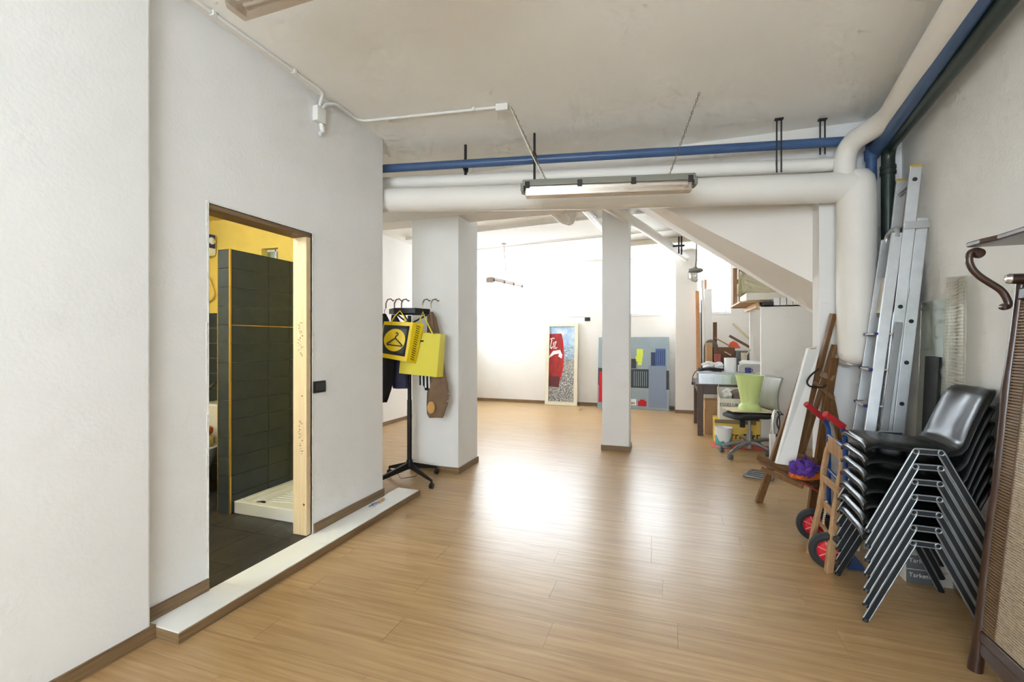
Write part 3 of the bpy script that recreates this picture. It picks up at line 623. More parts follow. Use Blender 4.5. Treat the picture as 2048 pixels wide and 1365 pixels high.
# toilet
tc = fl(424, 985, ZF); tcx, tcy = tc.x - 0.06, min(tc.y, BY1 - 0.45)
to = thing('toilet', 'white toilet half hidden behind the tiled partition', 'toilet', (tcx, tcy, ZF))
MB().lathe((tcx, tcy, ZF), [(0.0, 0), (0.13, 0), (0.12, 0.1), (0.13, 0.22), (0.185, 0.36), (0.19, 0.40), (0, 0.40)], 24).build('bowl', 'ceramic', to, smooth=True)
MB().lathe((tcx, tcy, ZF), [(0.0, 0.402), (0.195, 0.402), (0.198, 0.42), (0.19, 0.43), (0, 0.432)], 24).build('lid', 'ceramic', to, smooth=True)
MB().box(tcx - 0.19, tcx + 0.15, tcy + 0.16, BY1 - 0.03, ZF + 0.38, ZF + 0.78).build('cistern', 'ceramic', to, bevel=0.02)
mat('towel_orange', (226, 122, 34), 0.95, rgb2=(196, 86, 26), vscale=14, bump=0.5, bscale=80)
mat('towel_yellow', (232, 196, 108), 0.95, bump=0.5, bscale=80)
tag(MB().box(tcx - 0.16, tcx + 0.165, tcy - 0.15, tcy + 0.1, ZF + 0.435, ZF + 0.53).build('towel', 'towel_yellow', bevel=0.03, seg=3), 'folded yellow towel lying on the toilet lid', 'towel')
tag(MB().box(tcx - 0.15, tcx + 0.16, tcy - 0.14, tcy + 0.09, ZF + 0.532, ZF + 0.61).build('towel', 'towel_orange', bevel=0.03, seg=3), 'orange towel on top of the yellow towel', 'towel')
# unseen ceiling lamp added to light the bathroom, above the doorway side
lp = thing('added_ceiling_lamp', 'round white ceiling lamp added out of view to light the bathroom', 'lamp', (-3.05, 1.45, BZ))
mat('fill_lamp_glow', (255, 240, 205), 0.4, emit=3.0)
MB().lathe((-3.05, 1.45, BZ), [(0.16, 0), (0.16, -0.03), (0.145, -0.035)], 24).build('base_ring', 'white_plastic', lp, smooth=True)
MB().lathe((-3.05, 1.45, BZ), [(0.145, -0.03), (0.13, -0.06), (0.08, -0.085), (0, -0.095)], 24).build('shade', 'fill_lamp_glow', lp, smooth=True)
l = bpy.data.lights.new('bathroom_fill_light', 'POINT'); l.energy = 26; l.color = (0.72, 0.87, 1.0); l.shadow_soft_size = 0.1
o = bpy.data.objects.new('bathroom_fill_light', l); C.objects.link(o); o.location = (-3.05, 1.45, BZ - 0.22)
# pliers with a cork handle lying on the platform
q = fl(750, 1006, 0.056)
pz = thing('putty_brush', 'small tool with a cork handle lying on the white platform', 'tool', q)
mat('cork', (196, 152, 104), 0.8, var=0.15, vscale=60); mat('blue_grip', (70, 78, 150), 0.4)
a = fl(767, 999, 0.066); b = fl(758, 1005, 0.066); c = fl(746, 1012, 0.06); d = fl(738, 1014, 0.06)
MB().tube([a, b], 0.011, 10).build('handle', 'cork', pz, smooth=True)
MB().tube([b, fl(752, 1010, 0.06), fl(748, 1014, 0.06)], 0.0035, 6).build('prong', 'steel', pz, smooth=True)
MB().tube([b, fl(750, 1007, 0.06), d], 0.0035, 6).build('prong', 'blue_grip', pz, smooth=True)
MB().tube([c, fl(744, 1009, 0.06), fl(749, 1008, 0.06)], 0.0035, 6).build('prong', 'blue_grip', pz, smooth=True)
# ================================================================ coat stand with clothes and bags
R0 = fl(819, 957); R0.z = 0
cs = thing('coat_stand', 'black rolling coat stand in front of the thick column', 'coat stand', R0)
MB().tube([R0 + Vector((0, 0, 0.13)), R0 + Vector((0, 0, 0.80))], 0.024, 14).build('pole', 'black_metal', cs, smooth=True)
MB().tube([R0 + Vector((0, 0, 0.79)), R0 + Vector((0, 0, 1.66))], 0.020, 14).build('pole', 'black_metal', cs, smooth=True)
MB().lathe(R0, [(0.0, 0.10), (0.035, 0.10), (0.04, 0.14), (0.03, 0.19), (0.0, 0.19)], 14).build('hub', 'black_metal', cs, smooth=True)
for px, py in ((863, 978), (873, 949), (779, 949), (741, 984)):
    q = fl(px, py); q.z = 0.075; d = (q - R0); d.z = 0
    MB().hexa([R0 + Vector((-0.016, 0, 0.10)), R0 + Vector((0.016, 0, 0.10)), R0 + Vector((0.016, 0, 0.17)), R0 + Vector((-0.016, 0, 0.17))], [q + Vector((-0.011, 0, -0.012)), q + Vector((0.011, 0, -0.012)), q + Vector((0.011, 0, 0.012)), q + Vector((-0.011, 0, 0.012))]).build('leg', 'black_metal', cs, bevel=0.004)
    g = MB().cyl((q.x, q.y, 0.05), (q.x, q.y, 0.085), 0.010, 8)
    for k in (-1, 1): g.cyl((q.x + k * 0.004, q.y, 0.026), (q.x + k * 0.016, q.y, 0.026), 0.026, 14)
    g.build('caster', 'black_plastic', cs, smooth=True)
MB().tube([fl(796, 948, 0.05), fl(801, 958, 0.05), fl(832, 953, 0.05), fl(836, 947, 0.05)], 0.003, 6).build('wire_brace', 'black_metal', cs)
zr = 1.70; RR = 0.205
hx_ = [R0 + Vector((RR * math.cos(k * PI / 3 + 0.3), RR * math.sin(k * PI / 3 + 0.3), zr)) for k in range(6)]
for a, b in zip(hx_, hx_[1:] + hx_[:1]): MB().bar(a, b, 0.012, 0.05).build('ring_segment', 'black_metal', cs)
for k in range(0, 6, 2): MB().tube([R0 + Vector((0, 0, 1.57)), hx_[k] - Vector((0, 0, 0.02))], 0.008, 8).build('spoke', 'black_metal', cs)
mat('hook_metal', (128, 112, 92), 0.3, 0.7)
for px in (772, 789, 803, 845, 862):
    b = atd(px, 617, 4.62 if px > 800 else 4.50)
    MB().tube([b, b + Vector((0.0, 0, 0.05)), b + Vector((0.02, 0, 0.085)), b + Vector((0.055, 0, 0.092)), b + Vector((0.08, 0, 0.07)), b + Vector((0.092, 0, 0.078))], 0.0065, 8).build('hook', 'hook_metal', cs, smooth=True)
def garment(rows, d, thick, ripple=0.010, waves=5, seed=1, n=28):
    m = MB(); k0 = 0; rings = []
    for i, (py, a, b) in enumerate(rows):
        A_, B_ = atd(a, py, d), atd(b, py, d); c = (A_ + B_) / 2; hw = (B_ - A_).length / 2; u = (B_ - A_).normalized(); v = Vector((-u.y, u.x, 0))
        th = thick[i] if isinstance(thick, (list, tuple)) else thick
        for k in range(n):
            t = 2 * PI * k / n; rip = ripple * math.sin(waves * t + seed + 0.35 * i)
            e = lambda w: math.copysign(abs(w) ** 0.75, w)
            m.v.append(c + u * (hw + rip) * e(math.cos(t)) + v * (th / 2 + rip) * e(math.sin(t)))
    for i in range(len(rows) - 1):
        for k in range(n): m.f.append((i * n + k, i * n + (k + 1) % n, (i + 1) * n + (k + 1) % n, (i + 1) * n + k))
    m.f.append(tuple(range(n))); m.f.append(tuple((len(rows) - 1) * n + k for k in range(n)))
    return m
mat('cloth_black', (30, 33, 38), 0.9, var=0.2, bump=0.3, bscale=60); mat('cloth_navy', (38, 42, 74), 0.55, var=0.15, bump=0.5, bscale=24)
mat('cloth_brown', (132, 108, 84), 0.95, var=0.1, vscale=20, bump=0.4, bscale=90); mat('suede', (206, 160, 94), 0.9)
mat('bag_yellow', (247, 214, 16), 0.45, bump=0.4, bscale=9); mat('bag_pale', (236, 222, 72), 0.6, bump=0.5, bscale=8); mat('print_black', (48, 47, 45), 0.45)
jk = thing('jacket', 'black jacket hanging at the wall side of the coat stand', 'jacket', atd(768, 806, 4.50))
garment([(628, 763, 770), (640, 759, 776), (665, 757, 784), (720, 756, 788), (760, 756, 786), (780, 756, 782), (798, 757, 776), (805, 760, 773)], 4.50, [0.05, 0.08, 0.10, 0.12, 0.12, 0.11, 0.09, 0.05]).build('body', 'cloth_black', jk, smooth=True)
MB().tube([atd(769, 632, 4.5), atd(769, 622, 4.5), atd(772, 616, 4.5)], 0.003, 6).build('hanger_hook', 'hook_metal', jk)
nj = thing('jacket', 'navy quilted jacket hanging behind the hanger-print bag', 'jacket', atd(800, 778, 4.58))
garment([(630, 784, 792), (645, 782, 800), (680, 782, 812), (715, 784, 815), (724, 784, 816), (735, 785, 815), (744, 784, 817), (755, 786, 815), (764, 786, 817), (777, 787, 816)], 4.56, [0.04, 0.07, 0.10, 0.13, 0.11, 0.13, 0.11, 0.13, 0.12, 0.10], ripple=0.004).build('body', 'cloth_navy', nj, smooth=True)
bj = thing('jacket', 'brown corduroy jacket with an oval elbow patch', 'jacket', atd(872, 836, 4.62))
garment([(624, 858, 864), (636, 856, 871), (664, 856, 877), (700, 858, 884), (745, 860, 889), (765, 858, 894), (788, 854, 898), (808, 853, 895), (828, 853, 889), (835, 858, 887)], 4.64, [0.05, 0.08, 0.11, 0.13, 0.14, 0.15, 0.15, 0.13, 0.12, 0.09], waves=4).build('sleeve_and_body', 'cloth_brown', bj, smooth=True)
pc_ = atd(862, 816, 4.545); e1 = (atd(863, 816, 4.545) - pc_).normalized()
MB().prism([pc_ + e1 * 0.040 * math.cos(t * PI / 10) + Vector((0, 0, 0.062 * math.sin(t * PI / 10))) for t in range(20)], Vector((-sy_, cy_, 0)) * 0.02).build('elbow_patch', 'suede', bj, bevel=0.004)
mat('button', (226, 214, 192), 0.4)
for px, py in ((896, 788), (895, 803)): MB().lathe(atd(px, py, 4.60), [(0.008, 0), (0.007, -0.006), (0, -0.008)], 10, (-sy_, cy_, 0)).build('button', 'button', bj, smooth=True)
st = thing('striped_scarf', 'black and white striped scarf hanging below the yellow bags', 'scarf', atd(853, 778, 4.6))
mat('cloth_white', (232, 230, 226), 0.9)
for k in range(9):
    x = 840 + k * 3.6; yb = [771, 774, 772, 776, 770, 777, 771, 768, 765][k]
    A_ = atd(x, 740, 4.585); B_ = atd(x + 0.6, yb, 4.585); MB().bar(A_, B_, 0.0165, 0.012, up=(-sy_, cy_, 0)).build('stripe', 'cloth_white' if k % 2 else 'cloth_black', st, bevel=0.003)
garment([(740, 846, 862), (770, 848, 861), (781, 852, 858)], 4.62, 0.03).build('scarf_body', 'cloth_black', st, smooth=True)
# bag with the clothes-hanger print
def quadbag(name, label, F4, side, depth, m, parent_d, handles=None):
    fr = [atd(x, y, parent_d) for x, y in F4]; nrm = Vector((-sy_, cy_, 0)); sd = [atd(x, y, parent_d + depth) for x, y in side]
    o = thing(name, label, 'bag', (fr[2] + fr[3]) / 2)
    TL, TR, BR, BL = fr; sTR, sBR = sd; sTL = TL + (sTR - TR); sBL = BL + (sBR - BR)
    def pt(u, v, w):  # soft body with sagging sides
        a = (TL * (1 - u) + TR * u) * (1 - v) + (BL * (1 - u) + BR * u) * v; b = (sTL * (1 - u) + sTR * u) * (1 - v) + (sBL * (1 - u) + sBR * u) * v
        bul = 0.012 * math.sin(PI * v) * (1 - abs(2 * w - 1)) * 0
        return a * (1 - w) + b * w
    g = MB(); nu, nv = 8, 8
    ring = [(u / nu, 0) for u in range(nu)] + [(1, w / 3) for w in range(3)] + [(1 - u / nu, 1) for u in range(nu)] + [(0, 1 - w / 3) for w in range(3)]
    n = len(ring)
    for j in range(nv + 1):
        v = j / nv
        for (u, w) in ring:
            p_ = pt(u, v, w); s = 0.008 * math.sin(PI * v) * math.sin(PI * u) * (1 if w == 1 else -1) if w in (0, 1) else 0.0
            g.v.append(p_ + nrm * (s + 0.002 * math.sin(9 * u + 5 * v)))
    for j in range(nv):
        for k in range(n): g.f.append((j * n + k, j * n + (k + 1) % n, (j + 1) * n + (k + 1) % n, (j + 1) * n + k))
    g.f.append(tuple(nv * n + k for k in range(n)))
    g.build('body', m, o, smooth=True)
    def face(u, v): return pt(u, v, 0) - nrm * (0.008 * math.sin(PI * v) * math.sin(PI * u) + 0.003)
    return o, face, pt, nrm
o, face, pt, nr = quadbag('shopping_bag', 'yellow shopping bag printed with a black clothes hanger', [(768, 643), (826, 645), (813, 724), (757, 714)], [(848, 647), (831, 727)], 0.10, 'bag_yellow', 4.34)
g = MB().grid(lambda u, v: face(0.03 + 0.88 * u, 0.10 + 0.78 * v), 8, 8); g.build('printed_square', 'print_black', o, smooth=True, solid=0.002)
g = MB(); c0_ = (0.47, 0.49)
def disc(ru, rv, off, n=28):
    return MB().grid(lambda a, b: face(c0_[0] + ru * b * math.cos(2 * PI * a), c0_[1] + rv * b * math.sin(2 * PI * a)) - nr * off, n, 6)
disc(0.37, 0.30, 0.003).build('printed_disc', 'bag_yellow', o)
def stroke(pts, w, m, off=0.006):
    g = MB()
    for a, b in zip(pts, pts[1:]): g.tube([face(*a) - nr * off, face(*b) - nr * off], w, 6)
    return g.build('printed_hanger', m, o)
stroke([(0.50, 0.44), (0.24, 0.60), (0.25, 0.63), (0.76, 0.63), (0.76, 0.60), (0.50, 0.44), (0.50, 0.39), (0.56, 0.35), (0.57, 0.31), (0.52, 0.29), (0.48, 0.31)], 0.0062, 'print_black')
random.seed(11)
for j in range(16):
    v = 0.08 + j * 0.055; a = pt(1, v, 0.35); b = pt(1, v + 0.03, 0.7); MB().bar(a + Vector((0.004, 0, 0)) - nr * 0.003, b + Vector((0.004, 0, 0)) - nr * 0.003, 0.006, 0.004, up=nr).build('side_lettering', 'print_black', o)
MB().tube([face(0.25, 0.02), atd(790, 632, 4.36), atd(800, 622, 4.42), atd(808, 633, 4.36), face(0.75, 0.02)], 0.006, 6).build('handle', 'bag_yellow', o, smooth=True)
o, face, pt, nr = quadbag('shopping_bag', 'plain pale yellow shopping bag on the column side', [(806, 662), (881, 669), (873, 755), (798, 747)], [(891, 669), (886, 754)], 0.12, 'bag_pale', 4.47)
MB().tube([face(0.55, 0.02), atd(840, 640, 4.47), atd(846, 624, 4.5), atd(851, 640, 4.47), face(0.80, 0.02)], 0.007, 6).build('handle', 'bag_pale', o, smooth=True)
MB().box(*[v for ab in zip(face(0.50, 0.20) - Vector((0.02, 0.003, 0.008)), face(0.50, 0.20) + Vector((0.03, 0.003, 0.008))) for v in ab]).build('logo_print', 'print_black', o)
# ================================================================ paintings at the back wall
def framed(corn_b, corn_t, Yb, Yt):
    BL, BR = [atY(x, y, Yb) for x, y in corn_b]; TL, TR = [atY(x, y, Yt) for x, y in corn_t]
    zb = 0.002; h = (TL.z + TR.z) / 2; xl = (BL.x + TL.x) / 2; xr = (BR.x + TR.x) / 2
    BL, BR, TL, TR = Vector((xl, Yb, zb)), Vector((xr, Yb, zb)), Vector((xl, Yt, h)), Vector((xr, Yt, h))
    U = BR - BL; V = TL - BL; N = U.cross(V).normalized()
    if N.y > 0: N = -N
    return BL, U, V, N
class Panel:
    def __init__(s, o, BL, U, V, N): s.o, s.BL, s.U, s.V, s.N = o, BL, U, V, N
    def P(s, u, v, off=0.0): return s.BL + s.U * u + s.V * v + s.N * off
    def poly(s, name, pts, m, off=0.001, th=0.0015): return MB().prism([s.P(u, v, off) for u, v in pts], s.N * th).build(name, m, s.o)
    def rect(s, name, u0, u1, v0, v1, m, off=0.001, th=0.0015): return s.poly(name, [(u0, v0), (u1, v0), (u1, v1), (u0, v1)], m, off, th)
mat('frame_cream', (226, 218, 194), 0.6, var=0.04); mat('art_sky', (120, 170, 214), 0.7, rgb2=(226, 232, 236), vscale=5.0)
mat('art_sea', (52, 116, 160), 0.7, rgb2=(214, 226, 230), vscale=14, stretch=(1, 1, 5)); mat('art_shore', (206, 204, 194), 0.7, rgb2=(96, 100, 98), vscale=30)
mat('art_red', (178, 40, 34), 0.55, rgb2=(132, 30, 26), vscale=5, stretch=(3, 1, 1)); mat('art_red_bright', (206, 30, 40), 0.5); mat('art_white', (236, 234, 230), 0.6); mat('art_dark_red', (110, 34, 30), 0.6, rgb2=(70, 34, 36), vscale=8)
m = bpy.data.materials.new('art_pebbles'); MATS['art_pebbles'] = m; m.use_nodes = True; nt = m.node_tree; vo = nt.nodes.new('ShaderNodeTexVoronoi'); vo.inputs['Scale'].default_value = 34; vo.feature = 'DISTANCE_TO_EDGE'
no = nt.nodes.new('ShaderNodeTexNoise'); no.inputs['Scale'].default_value = 9; rp = nt.nodes.new('ShaderNodeValToRGB'); rp.color_ramp.elements[0].color = lin((40, 42, 48)); rp.color_ramp.elements[1].color = lin((226, 224, 218)); rp.color_ramp.elements[1].position = 0.32
tc = nt.nodes.new('ShaderNodeTexCoord'); ad = nt.nodes.new('ShaderNodeMixRGB'); ad.inputs[0].default_value = 0.12; nt.links.new(tc.outputs['Object'], ad.inputs[1]); nt.links.new(no.outputs[1], ad.inputs[2]); nt.links.new(ad.outputs[0], vo.inputs[0]); nt.links.new(vo.outputs[0], rp.inputs[0]); nt.links.new(rp.outputs[0], nt.nodes['Principled BSDF'].inputs['Base Color'])
BL, U, V, N = framed([(1089, 807), (1153, 810)], [(1094, 647), (1158, 646)], 9.70, 9.84)
fo = thing('framed_painting', 'tall cream framed painting of a red drink can on pebbles', 'painting', BL + U * 0.5)
pa = Panel(fo, BL, U, V, N); fu = 0.105; fv = 0.042
for r in ((0, 1, 0, fv), (0, 1, 1 - fv, 1), (0, fu, fv, 1 - fv), (1 - fu, 1, fv, 1 - fv)): pa.rect('frame_rail', *r, 'frame_cream', -0.02, 0.045)
a0, a1, b0, b1 = fu, 1 - fu, fv, 1 - fv
def A(u, v): return (a0 + (a1 - a0) * u, b0 + (b1 - b0) * v)
pa.rect('canvas', a0, a1, b0, b1, 'art_shore', -0.01, 0.008)
pa.poly('painted_sky', [A(0, .73), A(1, .73), A(1, 1), A(0, 1)], 'art_sky', 0.0)
pa.poly('painted_sea', [A(.4, .56), A(1, .56), A(1, .74), A(.4, .74)], 'art_sea', 0.0006)
pa.poly('painted_pebbles', [A(0, 0), A(1, 0), A(1, .34), A(.55, .42), A(0, .22)], 'art_pebbles', 0.001)
pa.poly('painted_can', [A(.0, .33), A(.10, .20), A(.40, .19), A(.48, .33), A(.56, .45), A(.60, .62), A(.55, .80), A(.47, .905), A(.0, .90)], 'art_red', 0.002)
pa.poly('painted_can_base', [A(.0, .20), A(.40, .185), A(.44, .33), A(.0, .34)], 'art_dark_red', 0.003)
pa.poly('painted_can_edge', [A(.44, .30), A(.52, .42), A(.55, .58), A(.50, .88), A(.47, .90), A(.55, .80), A(.60, .62), A(.57, .45), A(.50, .32)], 'art_red_bright', 0.004)
def pstroke(pts, w, name='painted_lettering'):
    g = MB()
    for a, b in zip(pts, pts[1:]): g.bar(pa.P(*A(*a), 0.0055), pa.P(*A(*b), 0.0055), w, 0.002, up=N)
    return g.build(name, 'art_white', fo)
pstroke([(.02, .83), (.16, .845), (.20, .835)], .016); pstroke([(.10, .83), (.06, .76), (.04, .72), (.08, .70), (.13, .73)], .020); pstroke([(.16, .76), (.19, .79), (.17, .72), (.20, .70)], .014)
pstroke([(.22, .78), (.26, .80), (.22, .72)], .012); pstroke([(.28, .80), (.22, .74), (.25, .70), (.32, .72)], .014)
pa.poly('painted_ribbon', [A(.0, .60), A(.16, .67), A(.44, .685), A(.48, .64), A(.20, .625), A(.0, .575)], 'art_white', 0.005)
pa.poly('painted_ribbon', [A(.36, .60), A(.50, .57), A(.53, .62), A(.45, .67)], 'art_white', 0.0058)
BL, U, V, N = framed([(1194, 812), (1337, 818)], [(1198, 675), (1339, 674.5)], 9.60, 9.80)
po = thing('abstract_painting', 'wide grey abstract canvas with blocks, behind the slim column', 'painting', BL + U * 0.5)
pa = Panel(po, BL, U, V, N)
mat('art_grey', (152, 166, 172), 0.75, var=0.04); mat('art_charcoal', (62, 66, 70), 0.75); mat('art_slate', (136, 148, 168), 0.75); mat('art_navy', (58, 72, 104), 0.75); mat('art_blue', (84, 108, 164), 0.75, var=0.2, vscale=20, stretch=(6, 1, .3)); mat('art_lime', (216, 232, 90), 0.75); mat('art_scarlet', (202, 34, 44), 0.75); mat('art_pale', (168, 180, 182), 0.75)
pa.rect('canvas', 0, 1, 0, 1, 'art_grey', -0.03, 0.03)
def zz(x0, x1, y0, y1, m, name='painted_block', off=0.001): return pa.rect(name, (x0 - 872) / 488, (x1 - 872) / 488, (1283 - y1) / 483, (1283 - y0) / 483, m, off)
zz(874, 905, 1012, 1130, 'art_charcoal'); zz(880, 912, 1035, 1245, 'art_scarlet', off=0.002); zz(930, 1225, 1016, 1140, 'art_charcoal'); zz(1105, 1140, 948, 1012, 'art_charcoal', off=0.002)
for x in range(1125, 1222, 14): zz(x, x + 4, 1030, 1130, 'art_grey', 'painted_line', 0.0022)
zz(1142, 1186, 880, 935, 'art_lime'); zz(1134, 1182, 930, 965, 'art_lime', off=0.002); zz(1150, 1178, 962, 990, 'art_lime', off=0.002)
zz(1225, 1345, 990, 1266, 'art_slate'); zz(1240, 1276, 902, 992, 'art_navy', off=0.002); zz(1270, 1337, 878, 992, 'art_blue', off=0.003)
for x in range(1276, 1334, 13): zz(x, x + 4, 890, 985, 'art_navy', 'painted_line', 0.0042)
zz(1342, 1360, 1022, 1146, 'art_charcoal', off=0.002); zz(1095, 1142, 1215, 1256, 'art_white', off=0.002)
for x in (1110, 1118, 1128): zz(x, x + 5, 1235, 1250, 'art_charcoal', 'painted_line', 0.003)
zz(1155, 1212, 1225, 1260, 'art_scarlet', off=0.002); zz(1168, 1200, 1216, 1228, 'art_scarlet', off=0.002)
# ================================================================ stack of shell chairs
mat('chair_plastic', (24, 25, 25), 0.24, spec=0.22); mat('chair_frame', (150, 156, 160), 0.38, 0.6, var=0.12, vscale=20); mat('chair_frame_dark', (38, 42, 46), 0.45, 0.3)
CHX, CHY, CHR = 1.175, 2.955, math.radians(-3)
prof = [(-0.240, 0.412), (-0.237, 0.426), (-0.222, 0.438), (-0.185, 0.445), (-0.10, 0.438), (0.0, 0.428), (0.08, 0.424), (0.125, 0.432), (0.152, 0.458), (0.172, 0.50), (0.198, 0.57), (0.226, 0.64), (0.250, 0.69), (0.272, 0.715), (0.292, 0.718)]
def shellpt(u, v):
    i = v * (len(prof) - 1); k = min(int(i), len(prof) - 2); t = i - k; x = prof[k][0] * (1 - t) + prof[k + 1][0] * t; z = prof[k][1] * (1 - t) + prof[k + 1][1] * t
    s = 2 * u - 1; hw = 0.225 - 0.02 * max(0, (v - 0.55) / 0.45) - 0.075 * max(0, (v - 0.82) / 0.18) ** 2 - 0.02 * max(0, (0.12 - v) / 0.12) ** 2
    e = abs(s) ** 5; back = max(0, min(1, (v - 0.45) / 0.2))
    z += -0.030 * e * (1 - back) + 0.006 * (s * s) * (1 - back) ; x += 0.045 * e * back - 0.05 * (s * s) * back
    return (x, s * hw, z)
ch = thing('shell_chair', 'x', 'chair', (CHX, CHY, 0), CHR, 'stacked black shell chairs')
MB().grid(lambda u, v: shellpt(u, v), 14, 42).build('seat_shell', 'chair_plastic', ch, local=True, smooth=True, solid=0.007)
for sd in (-1, 1):
    yy = sd * 0.238
    for sx in (-1, 1):
        a = Vector((sx * 0.048, sd * 0.226, 0.415)); b = Vector((sx * 0.238, sd * 0.240, 0.012)); dv = (b - a).normalized()
        lg = MB().bar(a, b, 0.012, 0.024, up=(1, 0, 0.45 * sx)).build('leg', 'chair_frame_dark', ch, local=True)
        g = MB(); n_ = dv.cross(Vector((0, 1, 0))).normalized()
        for k in (-1, 1): g.tube([a + n_ * 0.013 * k + Vector((0, sd * 0.003, 0)), b + n_ * 0.013 * k + Vector((0, sd * 0.003, 0))], 0.0042, 8)
        g.build('edge_tube', 'chair_frame', lg, local=True, smooth=True)
        MB().cyl(b, b + dv * 0.014, 0.015, 10).build('foot_cap', 'black_plastic', lg, local=True)
    br_ = MB().bar((-0.05, sd * 0.226, 0.418), (0.05, sd * 0.226, 0.418), 0.012, 0.022).build('top_bracket', 'chair_frame_dark', ch, local=True)
    g = MB()
    for k in (-1, 1): g.tube([(-0.05, sd * 0.229, 0.418 + k * 0.012), (0.05, sd * 0.229, 0.418 + k * 0.012)], 0.004, 8)
    for sx in (-1, 1): g.tube([(sx * 0.048 + 0.012 * math.cos(k * PI / 6), sd * 0.231, 0.418 + 0.012 * math.sin(k * PI / 6)) for k in range(12)], 0.0035, 6, closed=True)
    g.build('edge_tube', 'chair_frame', br_, local=True, smooth=True)
g = MB()
for sx in (-1, 1): g.tube([(sx * 0.045, -0.222, 0.405), (sx * 0.045, 0.222, 0.405)], 0.009, 8)
g.build('cross_tube', 'chair_frame_dark', ch, local=True, smooth=True)
names = ['black shell chair at the very bottom of the stack', 'black shell chair second from the bottom of the stack', 'black shell chair third from the bottom of the stack', 'black shell chair in the exact middle of the stack', 'black shell chair third from the top of the stack', 'black shell chair second from the top of the stack', 'black shell chair on top of the stack with its seat exposed']
ch['label'] = names[0]
for i in range(1, 7): dup(ch, (CHX + 0.002 * i, CHY, 0.0745 * i), CHR, names[i])
# ---- flooring cartons under the chairs
mat('carton_white', (216, 214, 208), 0.7); mat('carton_grey', (88, 92, 94), 0.6)
for i, lb in enumerate(('lower flooring carton on the floor beneath the chair stack', 'upper flooring carton beneath the chair stack')):
    z0 = i * 0.084; p = fl(1812, 1166)
    bo = thing('flooring_carton', lb, 'carton', (1.45, 3.36, z0), group='flooring cartons')
    MB().box(p.x, p.x + 0.24, p.y + 0.0, p.y + 0.70, z0 + 0.001, z0 + 0.083).build('box', 'carton_white', bo, bevel=0.003)
    MB().box(p.x + 0.001, p.x + 0.128, p.y - 0.001, p.y + 0.001, z0 + 0.002, z0 + 0.081).build('printed_panel', 'carton_grey', bo)
    text('printed_name', 'Tarkett', 0.034, 'carton_white', (p.x + 0.064, p.y - 0.0015, z0 + 0.050), (PI / 2, 0, 0), bo, 0.0004)
# ================================================================ ladders against the right wall
mat('aluminium', (200, 204, 207), 0.38, 0.75, var=0.06, vscale=14); mat('aluminium_dull', (138, 140, 141), 0.45, 0.5); mat('cap_yellow', (196, 160, 60), 0.5); mat('tread_white', (220, 214, 204), 0.6, bump=0.3, bscale=120); mat('tread_blue', (44, 48, 128), 0.4); mat('hole', (26, 28, 30), 0.6)
WD = Vector((0.1237, 0.9923, 0))
def stile(parent, foot, top, w, t, m='aluminium', name='stile'):
    return MB().bar(foot, top, t, w, up=Vector((-1, 0.1, 0.1))).build(name, m, parent, bevel=0.003)
ex = thing('extension_ladder', 'tall aluminium extension ladder with yellow end caps on the right wall', 'ladder', (1.37, 3.8, 0))
f0 = Vector((1.315, 3.76, 0.0)); t0 = Vector((1.565, 3.79, 2.575)); lean = (t0 - f0).normalized(); W = 0.30
offs = Vector((0.072, 0.009, 0))
for sec, (fa, ta) in enumerate(((f0, t0), (f0 + offs, f0 + offs + lean * 2.24))):
    for k in (0, 1):
        a, b = fa + WD * W * k, ta + WD * W * k
        sl = stile(ex, a, b, 0.064, 0.024)
        if sec == 0: MB().bar(b - lean * 0.004, b + lean * 0.014, 0.026, 0.068, up=Vector((-1, 0.1, 0.1))).build('end_cap', 'cap_yellow', sl, bevel=0.005)
        if k == 0:
            s = 0.24 if sec == 0 else 0.14
            L = (b - a).length
            while s < L:
                c = a + lean * s - WD * 0.0125
                if 0.9 < s < 1.75 or s > 2.45: MB().lathe(c, [(0.014, 0), (0.013, -0.002), (0, -0.002)], 12, WD).build('rung_end', 'hole', sl)
                s += 0.28 if not (sec == 0 and s > L - 0.4) else 0.1
    L = (ta - fa).length; s = 0.24
    while s < L - 0.05:
        a = fa + lean * s; MB().cyl(a, a + WD * W, 0.014, 10).build('rung', 'aluminium_dull', ex); s += 0.28
pb = f0 + lean * 2.19
MB().bar(pb - WD * 0.016 - Vector((0.034, 0, 0)), pb - WD * 0.016 + Vector((0.106, 0.0, 0)), 0.006, 0.05).build('guide_bracket', 'aluminium', ex, bevel=0.002)
# step ladder
sl = thing('step_ladder', 'folded aluminium step ladder with blue tipped treads', 'ladder', (1.2, 3.7, 0))
F1 = Vector((1.165, 3.66, 0)); T1_ = Vector((1.465, 3.78, 2.14)); LD = (T1_ - F1).normalized(); SW_ = 0.30
for k in (0, 1):
    kk = WD * SW_ * k; nr_ = WD * (0.05 if k == 0 else -0.05)
    stile(sl, F1 + kk - nr_ * 0.6, T1_ + kk + nr_ * 0.5, 0.062, 0.024)
    stile(sl, F1 + kk + Vector((0.085, 0.0, 0)), T1_ + kk - LD * 0.62 + Vector((0.075, 0, 0)), 0.04, 0.02, 'aluminium_dull', 'rear_stile')
top = [T1_ + WD * 0.02 + LD * -0.03, T1_ + WD * 0.03 + LD * 0.03, T1_ + WD * 0.15 + LD * 0.05, T1_ + WD * (SW_ - 0.03) + LD * 0.03, T1_ + WD * (SW_ - 0.02) + LD * -0.03]
MB().tube(bend(top, 0.04, 4), 0.016, 10).build('top_loop', 'aluminium', sl, smooth=True)
